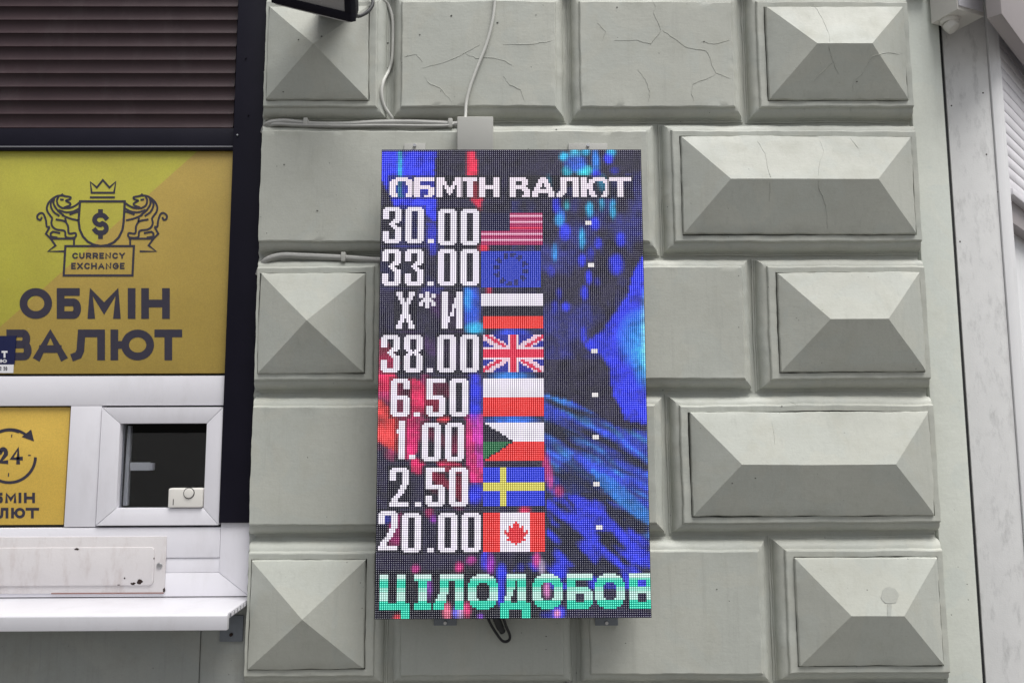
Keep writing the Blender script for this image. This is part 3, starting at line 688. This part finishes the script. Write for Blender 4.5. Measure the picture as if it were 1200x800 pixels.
# ------------------------------------------------------------------ stroke lettering
def strip(mb, pts, w, Y, conv, closed=False, cap=0.0):
    """thick flat polyline; pts and w in pixels, conv maps pixel -> world on plane Y"""
    P = [Vector((x, y)) for x, y in pts]
    if cap and not closed:
        P[0] = P[0] + (P[0] - P[1]).normalized() * cap; P[-1] = P[-1] + (P[-1] - P[-2]).normalized() * cap
    n = len(P); Lp, Rp = [], []
    for i in range(n):
        if closed: a, b, c = P[i - 1], P[i], P[(i + 1) % n]
        else: a, b, c = P[max(i - 1, 0)], P[i], P[min(i + 1, n - 1)]
        d1 = (b - a).normalized() if (b - a).length > 1e-6 else (c - b).normalized()
        d2 = (c - b).normalized() if (c - b).length > 1e-6 else d1
        nn = Vector((-(d1 + d2).y, (d1 + d2).x)); nn = nn.normalized() if nn.length > 1e-6 else Vector((-d1.y, d1.x))
        dt = nn.dot(Vector((-d1.y, d1.x))); k = 1 / dt if dt > .6 else 1.12
        Lp.append(b + nn * w / 2 * k); Rp.append(b - nn * w / 2 * k)
    vs_ = [conv(p.x, p.y, Y) for p in Lp + Rp]
    fs = [(i, (i + 1) % n, n + (i + 1) % n, n + i) for i in range(n if closed else n - 1)]
    mb.add(vs_, fs)
def arc(cx, cy, rx, ry, a0, a1, n=14): return [(cx + rx * math.cos(R(a0 + (a1 - a0) * k / n)), cy + ry * math.sin(R(a0 + (a1 - a0) * k / n))) for k in range(n + 1)]
def bowl(x, y0, y1, xe):
    r = (y1 - y0) / 2; return [(x, y0)] + arc(xe - r * .8, (y0 + y1) / 2, r * .8, r, -90, 90, 10) + [(x, y1)]
FONT = {
    'О': [('c', arc(.5, .5, .5, .5, 0, 360, 36)[:-1])], 'Б': [[(0, 0), (0, 1)], [(0, 0), (.92, 0)], bowl(0, .45, 1, 1)],
    'М': [[(0, 1), (0, 0), (.5, .72), (1, 0), (1, 1)]], 'І': [[(.5, 0), (.5, 1)]], 'Н': [[(0, 0), (0, 1)], [(1, 0), (1, 1)], [(0, .5), (1, .5)]],
    'В': [[(0, 0), (0, 1)], bowl(0, 0, .48, .92), bowl(0, .48, 1, 1)], 'А': [[(0, 1), (.5, 0), (1, 1)], [(.2, .68), (.8, .68)]],
    'Л': [[(0, 1), (.12, .95), (.2, .75), (.25, 0), (1, 0), (1, 1)]], 'Ю': [[(0, 0), (0, 1)], [(0, .5), (.3, .5)], ('c', arc(.65, .5, .35, .5, 0, 360, 32)[:-1])],
    'Т': [[(0, 0), (1, 0)], [(.5, 0), (.5, 1)]], 'C': [arc(.55, .5, .55, .5, -40, -320, 24)], 'U': [[(0, 0)] + arc(.5, .58, .5, .42, 180, 0, 16) + [(1, 0)]],
    'R': [[(0, 0), (0, 1)], bowl(0, 0, .58, 1), [(.55, .58), (1, 1)]], 'E': [[(1, 0), (0, 0), (0, 1), (1, 1)], [(0, .5), (.85, .5)]], 'N': [[(0, 1), (0, 0), (1, 1), (1, 0)]],
    'Y': [[(0, 0), (.5, .52), (1, 0)], [(.5, .52), (.5, 1)]], 'X': [[(0, 0), (1, 1)], [(1, 0), (0, 1)]], 'H': [[(0, 0), (0, 1)], [(1, 0), (1, 1)], [(0, .5), (1, .5)]],
    'A': [[(0, 1), (.5, 0), (1, 1)], [(.2, .68), (.8, .68)]], 'G': [arc(.52, .5, .52, .5, -45, -360, 24) + [(.55, .52)]],
    '2': [[(0, .28)] + arc(.5, .3, .48, .3, 180, 385, 12) + [(0, 1), (1, 1)]], '4': [[(.72, 1), (.72, 0), (0, .72), (1.02, .72)]], '0': [('c', arc(.5, .5, .5, .5, 0, 360, 24)[:-1])],
    '$': [arc(.5, .27, .5, .27, -25, -270, 14) + arc(.5, .73, .5, .27, -90, 155, 14)[1:], [(.5, -.18), (.5, .02)], [(.5, .98), (.5, 1.18)]]}
def glyph(mb, ch, x0, y0, x1, y1, w, Y, conv=at, dz=.00006):
    h = w / 2; k = 0
    for st_ in FONT[ch]:
        cl = isinstance(st_, tuple) and st_[0] == 'c'
        pts = st_[1] if cl else st_
        pp = [(x0 + h + (x1 - x0 - w) * u, y0 + h + (y1 - y0 - w) * v) for u, v in pts]
        straight = not cl and len(pts) == 2
        strip(mb, pp, w, Y - dz * k, conv, cl, cap=0 if cl else h); k += 1
def word(mb, s, boxes, y0, y1, w, Y):
    for ch, (a, b) in zip(s, boxes): glyph(mb, ch, a, y0, b, y1, w, Y)

# ------------------------------------------------------------------ yellow sign
YS = 2.432
M['yellow'] = yellow_mat('two_tone_yellow_vinyl', (.46, .325, .072), (.46, .43, .055), at(226, 182, YS), at(0, 383, YS))
sx, ex = at(-330, 300, YS).x, gx0 + .004
z0, z1 = at(130, 437.5, YS).z, bz0 + .004
sign = empty('yellow_sign', ((sx + ex) / 2, YS, z0), 'large two tone yellow currency exchange sign with lion emblem below the shutter', 'sign')
MB().box(sx, ex, YS, YS + .02, z0, z1).build('panel', M['yellow'], sign, bevel=.001)
YT = YS - .0007
mb = MB()
word(mb, 'ОБМІН', [(23, 61), (66.5, 95), (102.5, 141.5), (149.5, 159), (165.5, 199)], 337.5, 373.5, 9.0, YT)
mb.build('lettering', M['print_dark'], sign, smooth=0); mb = MB()
word(mb, 'ВАЛЮТ', [(7.5, 37), (40, 78), (83.5, 123), (129.5, 180.5), (181, 213.5)], 386, 422, 9.0, YT)
mb.build('lettering', M['print_dark'], sign, smooth=0)
mb = MB(); z1c = lambda *p: zm(35, 200, 6.155, p); z2c = lambda *p: zm(110, 200, 6.155, p)
def st(pts, w=2.0, closed=False):
    global kz
    w *= 1.22; strip(mb, pts, w, YT - .00004 * (kz % 9), at, closed, cap=0 if closed else w * .3); kz += 1
kz = 0
curve2 = lambda pts, n=5: [(p.x, p.y) for p in smooth_path([(x, y, 0) for x, y in pts], n)]
# crown, shield, plaque
st(curve2([], 1) if False else zm(0, 180, 2.963, [(314, 99), (318, 136), (396, 136), (402, 98), (380, 118), (357, 92), (336, 118)]), 1.9, True)
st(zm(0, 180, 2.963, [(314, 152), (397, 152)]), 1.9)
st(zm(0, 180, 2.963, [(278, 166), (433, 166)] + [(432, 190), (429, 240), (425, 265), (413, 290), (395, 308), (373, 318), (350, 321), (327, 317), (305, 306), (288, 288), (277, 264), (273, 235), (276, 190)]), 2.2, True)
st(zm(0, 180, 2.963, [(227, 321), (465, 321), (460, 423), (221, 423)]), 2.1, True)
lion = [curve2([(245,180),(200,182),(160,205),(133,235),(122,270),(130,300),(148,325),(160,345),(155,375),(165,405),(195,425),(250,435),(262,480),(325,480),(328,450),(282,452),(275,400),(250,365),(190,352)]),
        curve2([(232,170),(245,182),(290,190),(290,205),(262,215),(268,222),(290,235),(288,250),(250,265)]), curve2([(205,190),(195,215),(205,250),(235,270)]), curve2([(158,215),(150,250),(170,295),(210,325)]), curve2([(175,200),(172,240),(200,285),(240,320)]),
        curve2([(240,270),(290,268),(330,250),(360,228)]), curve2([(210,285),(260,300),(310,295),(352,275)]), curve2([(235,322),(290,345),(345,358)]), [(222,208),(240,210)], [(255,345),(260,365)], curve2([(290,315),(330,300),(354,295)]),
        curve2([(140,405),(122,402),(116,360),(100,315),(78,305),(55,322),(55,345),(75,355),(85,338)]),
        [(140,410),(115,455),(150,490),(325,490)], [(165,440),(150,452),(150,475),(195,482)], [(165,440),(215,450)], [(150,490),(185,540),(130,582),(245,582)], [(318,480),(318,538)]]
for s in lion: st(z1c(*s), 1.9)
mx = lambda pts: [(2 * 119.6 - x, y) for x, y in z1c(*pts)]
for s in lion: st(mx(s), 1.9)
em = mb.build('emblem', M['print_dark'], sign, smooth=0)
mb = MB(); glyph(mb, '$', 108, 249, 127.5, 276, 5.6, YT); mb.build('dollar_mark', M['print_dark'], sign, smooth=0)
mb = MB(); zz = lambda v: v / 2.963
def evenly(s, a, b, y0, y1, w, gap):
    wid = {'C': 1, 'U': .95, 'R': .95, 'E': .82, 'N': 1, 'Y': 1, 'X': 1, 'H': 1, 'A': 1.1, 'G': 1.05}
    tot = sum(wid[c] for c in s); k = (b - a - gap * (len(s) - 1)) / tot; x = a
    for c in s: glyph(mb, c, x, y0, x + wid[c] * k, y1, w, YT); x += wid[c] * k + gap
evenly('CURRENCY', 84.6, 146.4, 180 + zz(344), 180 + zz(365), 1.75, 1.5); evenly('EXCHANGE', 83.4, 146.0, 180 + zz(379), 180 + zz(401), 1.75, 1.5)
mb.build('small_lettering', M['print_dark'], sign, smooth=0)

# blue sticker over the lower left of the sign
x0, x1, z0, z1 = XZ(-60, 393.5, 17.5, 437, YS - .003)
stk = empty('blue_sticker', ((x0 + x1) / 2, YS - .002, z0), 'dark blue and white sticker overlapping the lower left of the yellow sign', 'sticker')
zs_ = at(8, 427, YS - .003).z
MB().box(x0, x1, YS - .0032, YS - .0012, zs_, z1).build('blue_field', M['print_navy'], stk)
MB().box(x0, x1 - .002, YS - .0032, YS - .0012, z0, zs_ - .0002).build('white_field', M['print_white'], stk)
mb = MB(); YK = YS - .0036
glyph(mb, 'Т', 1.8, 411, 8.8, 419, 2.2, YK); glyph(mb, 'Н', -3.5, 421, .8, 424.8, 1, YK); glyph(mb, 'Ю', 1.2, 421, 8, 424.8, 1, YK); mb.build('white_lettering', M['print_white'], stk, smooth=0)
mb = MB()
for ch, a in (('2', -4), ('2', -.4), ('2', 3.9), ('0', 6.4)): glyph(mb, ch, a, 429.5, a + 2.1, 434, .8, YK)
mb.build('dark_lettering', M['print_dark'], stk, smooth=0)

# ------------------------------------------------------------------ white window unit
YW = 2.418
fx0 = at(-330, 550, YW).x; fx1 = gx0 - .0015
win = empty('ticket_window', ((fx0 + fx1) / 2, YW, at(150, 698, YW).z), 'white plastic kiosk window frame with mitred rails and small service window', 'window')
zt = at(130, 440.5, YW).z; zr = at(130, 475, YW).z; zb = at(130, 617, YW).z; zend = at(130, 698.5, YW).z
MB().box(fx0, fx1, YW, YW + .05, zr, zt).build('top_rail', M['pvc'], win, bevel=.0015)
MB().box(fx0, fx1, YW + .002, YW + .01, zt + .0005, zt + .0035).build('gasket', M['gasket'], win)
mx0, mx1 = at(79, 546, YW).x, at(115.5, 546, YW).x
MB().box(mx0, mx1, YW, YW + .05, zb, zr - .0008).build('mullion', M['pvc'], win, bevel=.0015)
# lower rails, shallow steps and mitred corner
yr = [617.6, 653.5, 671, 698.5]; cxr = at(258, 640, YW).x
stx1 = XL - .006
zc = [at(200, y, YW).z for y in yr]
MB().box(fx0, cxr - .0008, YW + .000, YW + .05, zc[1] + .0008, zc[0] - .0006).build('lower_rail', M['pvc'], win, bevel=.0012)
MB().box(fx0, cxr - .0008, YW + .003, YW + .05, zc[2] + .0006, zc[1] - .0006).build('lower_rail', M['pvc'], win, bevel=.0012)
MB().prism([(fx0, zc[3]), (stx1, zc[3]), (cxr, zc[2] - .0004), (fx0, zc[2] - .0004)], 'y', YW, YW + .05).build('bottom_rail', M['pvc'], win, bevel=.0008)
MB().prism([(cxr + .0003, zc[2] + .0006), (stx1, zc[3] + .0012), (stx1, gz0 - .001), (cxr + .0003, gz0 - .001)], 'y', YW - .001, YW + .05).build('corner_stile', M['pvc'], win, bevel=.0008)
# casement with four mitred rails
cx0, cx1, cz0, cz1 = (at(120.5, 480, YW).x + at(113.5, 612, YW).x) / 2, fx1 - .001, at(190, 615, YW).z, at(190, 477, YW).z
ix0, ix1 = (at(142, 497, YW).x + at(137, 595, YW).x) / 2, (at(243, 497, YW).x + at(239.5, 595, YW).x) / 2
iz0, iz1 = at(190, 595, YW).z, at(190, 496, YW).z
cas = MB().box(mx1 + .0002, fx1, YW + .03, YW + .05, zb, cz0).box(mx1 + .0002, fx1, YW + .03, YW + .05, cz1, zr).box(mx1 + .0002, ix0 - .001, YW + .03, YW + .05, cz0 + .0001, cz1 - .0001).box(ix1 + .001, fx1, YW + .03, YW + .05, cz0 + .0001, cz1 - .0001).build('casement', M['gasket'], win)
m_ = .0007
for nm, poly in (('rail', [(cx0 + m_, cz1), (cx1 - m_, cz1), (ix1 - m_, iz1), (ix0 + m_, iz1)]), ('rail', [(cx0 + m_, cz0), (cx1 - m_, cz0), (ix1 - m_, iz0), (ix0 + m_, iz0)]),
                 ('stile', [(cx0, cz0 + m_), (cx0, cz1 - m_), (ix0, iz1 - m_), (ix0, iz0 + m_)]), ('stile', [(cx1, cz0 + m_), (cx1, cz1 - m_), (ix1, iz1 - m_), (ix1, iz0 + m_)])):
    MB().prism(poly, 'y', YW - .006, YW + .0299).build(nm, M['pvc'], cas, bevel=.0012)
t = NT('dark_glass'); t.b.inputs['Transmission Weight'].default_value = 1; t.b.inputs['IOR'].default_value = 1.45; t.fin((.80, .82, .86), .0, spec=.22)
M['glass'] = t.m
MB().box(ix0 - .003, ix1 + .003, YW + .014, YW + .018, iz0 - .003, iz1 + .003).build('glass', M['glass'], cas, smooth=0)
# room behind the window
ro = MB(); rx0, rx1, rz0, rz1 = fx0, XL + .02, .2, 4.0
ro.add([(rx0,2.50,rz0),(rx1,2.50,rz0),(rx1,2.50,rz1),(rx0,2.50,rz1),(rx0,4.2,rz0),(rx1,4.2,rz0),(rx1,4.2,rz1),(rx0,4.2,rz1)], [(4,5,6,7),(0,1,5,4),(3,7,6,2),(0,4,7,3),(1,2,6,5)])
o = ro.build('interior_wall', M['interior'], origin=(0, 0, 0), smooth=0); tag(o, kind='structure')
# inner bar with handle seen through the pane
hb = empty('inner_handle', tuple(at(147, 590, 2.46)), 'pale bar with a horizontal handle seen behind the dark pane', 'handle')
p0, p1 = at(152, 499, 2.455), at(147.5, 592, 2.455)
MB().prism([(p1.x - .008, p1.z), (p1.x + .006, p1.z), (p0.x + .005, p0.z), (p0.x - .004, p0.z)], 'y', 2.452, 2.466).build('bar', M['trim'], hb, bevel=.001)
q0, q1 = at(153.5, 546, 2.45), at(177, 548, 2.45)
MB().box(q0.x, q1.x, 2.443, 2.4515, q0.z - .013, q0.z + .012).build('grip', M['trim'], hb, bevel=.002)
MB().box(q1.x + .0003, q1.x + .011, 2.440, 2.4545, q0.z - .012, q0.z + .010).build('grip_end', M['pvc'], hb, bevel=.002)
# call button box
x0, x1, z0, z1 = XZ(199, 571.5, 239, 594, YW)
cb = empty('call_button', ((x0 + x1) / 2, YW + .012, z0), 'ivory call button box in the lower right corner of the dark pane', 'button')
MB().box(x0, x1, YW - .013, YW + .0138, z0, z1).build('case', M['plastic'], cb, bevel=.005, seg=3)
pc = at(221.5, 577.5, YW - .013)
MB().cyl((pc.x, YW - .0129, pc.z), (pc.x, YW - .0137, pc.z), .0172, n=28).build('button_groove', M['gasket'], cb)
MB().cyl((pc.x, YW - .0138, pc.z), (pc.x, YW - .0172, pc.z), .0150, .0140, n=28).build('push_button', M['plastic'], cb, bevel=.0008)
p = at(203, 588, YW - .013); MB().box(p.x - .001, p.x + .0012, YW - .0134, YW - .0128, p.z - .009, p.z + .009).build('slot', M['gasket'], cb)

# small yellow 24 h panel
Y24 = YW + .010
M['yellow2'] = yellow_mat('warm_yellow_vinyl', (.66, .44, .08))
x0, x1 = at(-150, 545, Y24).x, mx0 - .001
pan = empty('small_yellow_sign', ((x0 + x1) / 2, Y24, zb), 'small yellow round the clock sign with a circular arrow, left of the service window', 'sign')
MB().box(x0, x1, YW + .022, YW + .03, zb, zr).build('gasket', M['gasket'], pan)
MB().box(x0, x1 - .007, Y24, YW + .0215, zb + .006, zr - .0045).build('panel', M['yellow2'], pan, bevel=.0015)
YP = Y24 - .0006; zc3 = lambda *p: zm(0, 470, 5.33, p); mb = MB()
ccx, ccy = 62 / 5.33, 470 + 343 / 5.33; rr0 = 164 / 5.33
strip(mb, arc(ccx - .8, ccy, rr0, rr0, 2, 292, 48), 3.4, YP, at); 
strip(mb, arc(ccx + .2, ccy - .6, rr0, rr0, -128, -50, 16), 3.2, YP - .00005, at)
mb.add([at(*p, YP - .0001) for p in zc3((195, 175), (213, 250), (135, 222))], [(0, 1, 2)])
for a_, b_ in (((74, 206), (72, 225)), ((54, 447), (52, 470)), ((175, 337), (192, 337))): strip(mb, zc3(a_, b_), 1.3, YP, at)
mb.build('circular_arrow', M['print_dark'], pan, smooth=0)
mb = MB(); glyph(mb, '2', -2, 470 + 285 / 5.33, 9.6, 470 + 392 / 5.33, 4.9, YP); glyph(mb, '4', 11.2, 470 + 283 / 5.33, 26.5, 470 + 393 / 5.33, 4.7, YP); mb.build('numerals', M['print_dark'], pan, smooth=0)
for s, bx, y0_, y1_ in (('ОБМІН', [(-16, -6), (-5, 3.3), (6, 19.2), (21.8, 24.9), (28, 41)], 470 + 570 / 5.33, 470 + 635 / 5.33), ('ВАЛЮТ', [(-22, -14), (-13, -2), (-1, 9.8), (13, 29.5), (30, 45.8)], 470 + 664 / 5.33, 470 + 730 / 5.33)):
    mb = MB()
    for ch, (a, b) in zip(s, bx): glyph(mb, ch, a, y0_, b, y1_, 3.3, YP)
    mb.build('lettering', M['print_dark'], pan, smooth=0)

# stained metal cover plate
YC = YW - .004
x0, x1, z0, z1 = XZ(-200, 629, 194, 695.5, YC)
cp = empty('cover_plate', ((x0 + x1) / 2, YC, z0), 'stained white metal cover plate with rust chips above the sill', 'plate')
MB().box(x0, x1, YC, YW - .0004, z0, z1).build('plate', M['plate'], cp, bevel=.0015)
X0, X1, Z0, Z1 = XZ(-200, 641.5, 181, 686, YC)
rp = [(X0, Z0), (X1 - .012, Z0)] + [(X1 - .012 + .012 * math.sin(R(a)), Z0 + .012 - .012 * math.cos(R(a))) for a in (30, 60, 90)] + [(X1 - .012 + .012 * math.cos(R(a)), Z1 - .012 + .012 * math.sin(R(a))) for a in (0, 30, 60, 90)] + [(X0, Z1)]
MB().prism(rp, 'y', YC - .005, YC - .0002).build('raised_panel', M['plate'], cp, bevel=.0015)
p = at(187, 662.5, YC); MB().cyl((p.x, YC - .0001, p.z), (p.x, YC - .003, p.z), .0095, .0085, 20).build('rivet', M['steel'], cp, bevel=.001)
def chip(px, py, rx, ry, Y, seed):
    r_ = random.Random(seed); n = 14; c = at(px, py, Y)
    pl = [(c.x + rx * math.cos(2 * math.pi * k / n) * r_.uniform(.55, 1.2), c.z + ry * math.sin(2 * math.pi * k / n) * r_.uniform(.55, 1.2)) for k in range(n)]
    return MB().prism(pl, 'y', Y - .0004, Y)
for i, (px, py, rx, ry, Y) in enumerate(((164, 681, .009, .008, YC - .005), (156, 683.5, .009, .0045, YC - .005), (90, 643, .007, .004, YC - .005), (192.5, 691, .004, .008, YC), (146, 677, .003, .003, YC - .005), (139, 685, .005, .0016, YC - .005), (180.5, 654, .002, .003, YC - .005))):
    chip(px, py, rx, ry, Y, i).build('rust_chip', M['rust'], cp, smooth=0)
x_, z_ = at(150, 696, YC).x, z0
MB().box(at(60, 696, YC).x, x1 - .002, YC - .0004, YC + .002, z0 - .0012, z0 + .0022).build('rust_line', M['rustline'], cp)

# ------------------------------------------------------------------ sill
zst = at(150, 700.5, YW - .006).z; YF = 2.215
zft = at(130, 719.5, YF).z; zfb = at(130, 739, YF).z
xs0, xs1 = at(-330, 720, YF).x, at(266, 730, YF).x
sill = empty('window_sill', ((xs0 + xs1) / 2, 2.3, zfb), 'white plastic window sill board projecting under the kiosk window', 'window sill')
poly = [(YW + .01, zst), (YW + .01, zst - .016), (YF + .018, zft - .016), (YF + .018, zfb), (YF, zfb), (YF, zft - .006), (YF + .006, zft)]
MB().prism(poly, 'x', xs0, xs1).build('board', M['sill'], sill, bevel=.002)
MB().prism([(YW + .008, zst - .003), (YW + .008, zst - .0155), (YF + .02, zft - .0155), (YF + .02, zft - .004)], 'x', xs1 + .0002, xs1 + .0012).build('board_end', M['seam'], sill)
for k in range(7):
    y_ = YF + .03 + k * .026; zz_ = zft + (zst - zft) * (y_ - YF) / (YW - YF)
    MB().box(xs1 + .0013, xs1 + .0022, y_, y_ + .018, zz_ - .013, zz_ - .003).build('end_cell', M['pvc'], sill)
MB().box(at(258, 740, 2.4).x, XL - .012, 2.394, 2.4, at(270, 751, 2.4).z, at(270, 720, 2.4).z).build('bracket', M['zinc'], sill, bevel=.003)
p = at(271, 743, 2.394); MB().cyl((p.x, 2.394, p.z), (p.x, 2.390, p.z), .005, n=12).build('screw', M['rust'], sill)
# wall under the sill
ul = MB().box(xs0, at(234, 770, 2.405).x, 2.405, 2.9, 0, zst - .02).build('wall_below_sill', M['render'], wall, bevel=.006)
MB().box(at(234, 770, 2.405).x + .0005, XL + .013, 2.4005, 2.9, 0, zst - .018).build('wall_return', M['render'], wall, bevel=.012, seg=4)

# ------------------------------------------------------------------ right hand doorway
YD = 2.425
px0, px1 = at(1128.6, 400, YD).x, at(1182, 400, YD).x
dj = empty('door_post', ((px0 + px1) / 2, YD, 0), 'dirty white painted door post beside the pale plain strip', 'door post')
MB().box(px0, px1, YD, YD + .06, 0, 4.2).build('plank', M['plank'], dj, bevel=.003)
MB().box(XS - .01, px0 - .0004, YD + .004, YD + .05, 0, 4.2).build('dark_gap_fill', M['gasket'], dj)  # black filler strip: the shade of the gap is put into its colour
tx1 = at(1192.5, 400, YD).x
MB().box(px1 + .0015, tx1, YD - .006, YD + .06, 0, 4.2).build('trim', M['trim'], dj, bevel=.002)
MB().box(tx1 + .0012, tx1 + .016, YD + .002, YD + .06, 0, 4.2).build('stop', M['trim'], dj, bevel=.002)
for px, py in ((1115, 124), (1156, 181), (1152, 109), (1125, 283), (1170, 225)):
    q = at(px, py, YD); MB().cyl((q.x, YD + .0005, q.z), (q.x, YD - .0012, q.z), .003, .002, 9).build('nail', M['rust'], dj)
# white roller shutter in the splayed entrance
ang = R(44); D = Vector((math.cos(ang), math.sin(ang), 0)); Nn = Vector((math.sin(ang), -math.cos(ang), 0))
O = Vector((tx1 + .017, YD + .012, 0))
def DP(u, w, z): q = O + D * u + Nn * w; return (q.x, q.y, z)
def dbox(u0, u1, w0_, w1_, z0, z1): 
    return MB().add([DP(u0,w0_,z0),DP(u1,w0_,z0),DP(u1,w1_,z0),DP(u0,w1_,z0),DP(u0,w0_,z1),DP(u1,w0_,z1),DP(u1,w1_,z1),DP(u0,w1_,z1)], [(3,2,1,0),(4,5,6,7),(0,1,5,4),(1,2,6,5),(2,3,7,6),(3,0,4,7)])
zsb = at(1182, 221, YD + .02).z
ws = empty('white_shutter', DP(.4, 0, zsb), 'white roller shutter with narrow slats in the splayed entrance on the right edge', 'shutter')
spw = .0385; f0 = None
wprof = [(-.008, 0), (-.006, .0022), (-.0006, .0026), (.0, .0036), (.0006, spw * .5), (.0, spw * .96), (-.0008, spw * .985), (-.010, spw * .985), (-.010, 0)]
nsl = 17
for k in range(nsl):
    if f0 is None:
        n = len(wprof); v_ = [DP(0, a, zsb + b) for a, b in wprof] + [DP(.9, a, zsb + b) for a, b in wprof]
        f0 = MB().add(v_, [tuple(range(n))[::-1], tuple(range(n, 2 * n))] + [(i, (i + 1) % n, n + (i + 1) % n, n + i) for i in range(n)]).build('slat', M['wslat'], ws, smooth=40)
    else: dup(f0, ws, (0, 0, k * spw))
zbx = zsb + nsl * spw
dbox(0, .9, -.02, .012, zsb - .024, zsb - .0005).build('bottom_bar', M['wslat'], ws, bevel=.002)
def dhit(px, py, w):
    d = ray(px, py); return CAM + d * ((O + Nn * w - CAM).dot(Nn) / d.dot(Nn))
bq = dhit(1173, 2, .075); bm_ = dhit(1184, 30, .075)
u0b = (bq - O).dot(D)
dbox(u0b, .9, .035, .075, bm_.z, bm_.z + .6).build('shutter_box', M['wbox'], ws, bevel=.003)
dbox(0, .9, -.05, -.012, zsb + 0 * nsl * spw - .1, bm_.z + .6).build('head_panel', M['wbox'], ws)
ed = empty('entrance_door', DP(.4, -.05, 0), 'pale framed entrance door under the white shutter at the right edge', 'door')
dbox(.0, .9, -.10, -.05, 0, zsb - .085).build('leaf', M['trim'], ed, bevel=.003)
dbox(.0, .9, -.10, -.04, zsb - .084, zsb - .026).build('dark_head', M['black'], ed, bevel=.002)
dbox(.028, .032, -.0498, -.046, 0, zsb - .09).build('seam', M['seam'], ed)
dbox(.09, .12, -.0498, -.035, 0, zsb - .09).build('stile', M['pvc'], ed, bevel=.002)

# white box with a sensor at the top right
near = at(1122, 11, 2.285); zb_ = near.z
th = R(21); e1 = Vector((math.cos(th), math.sin(th), 0)); e2 = Vector((-math.sin(th), math.cos(th), 0))
def bp(u, v, z): q = near + e1 * u + e2 * v; return (q.x, q.y, z)
def bbox(u0, u1, v0, v1, z0, z1): return MB().add([bp(u0,v0,z0),bp(u1,v0,z0),bp(u1,v1,z0),bp(u0,v1,z0),bp(u0,v0,z1),bp(u1,v0,z1),bp(u1,v1,z1),bp(u0,v1,z1)], [(3,2,1,0),(4,5,6,7),(0,1,5,4),(1,2,6,5),(2,3,7,6),(3,0,4,7)])
sb = empty('sensor_box', bp(.05, .05, zb_), 'angled white metal box with a round sensor underneath at the top of the door post', 'box')
bbox(0, .120, 0, .095, zb_, zb_ + .3).build('case', M['plastic'], sb, bevel=.003)
bbox(.004, .112, -.004, -.0003, zb_ + .012, zb_ + .3).build('front_cover', M['pvc'], sb, bevel=.0015)
MB().cyl(bp(.035, .055, zb_), bp(.035, .055, zb_ - .012), .030, .027, 28).build('sensor_collar', M['plastic'], sb, bevel=.002)
kn = MB().tube([bp(.035, .055, zb_ - .0122), bp(.037, .052, zb_ - .022), bp(.040, .046, zb_ - .034), bp(.041, .043, zb_ - .038)], [.0235, .0225, .020, .010], 24)
kn.build('sensor_head', M['plastic'], sb, bevel=0)
MB().box(1.33, 1.385, 2.36, 2.3898, zb_ + .1, zb_ + .25).build('mounting_plate', M['zinc'], sb)
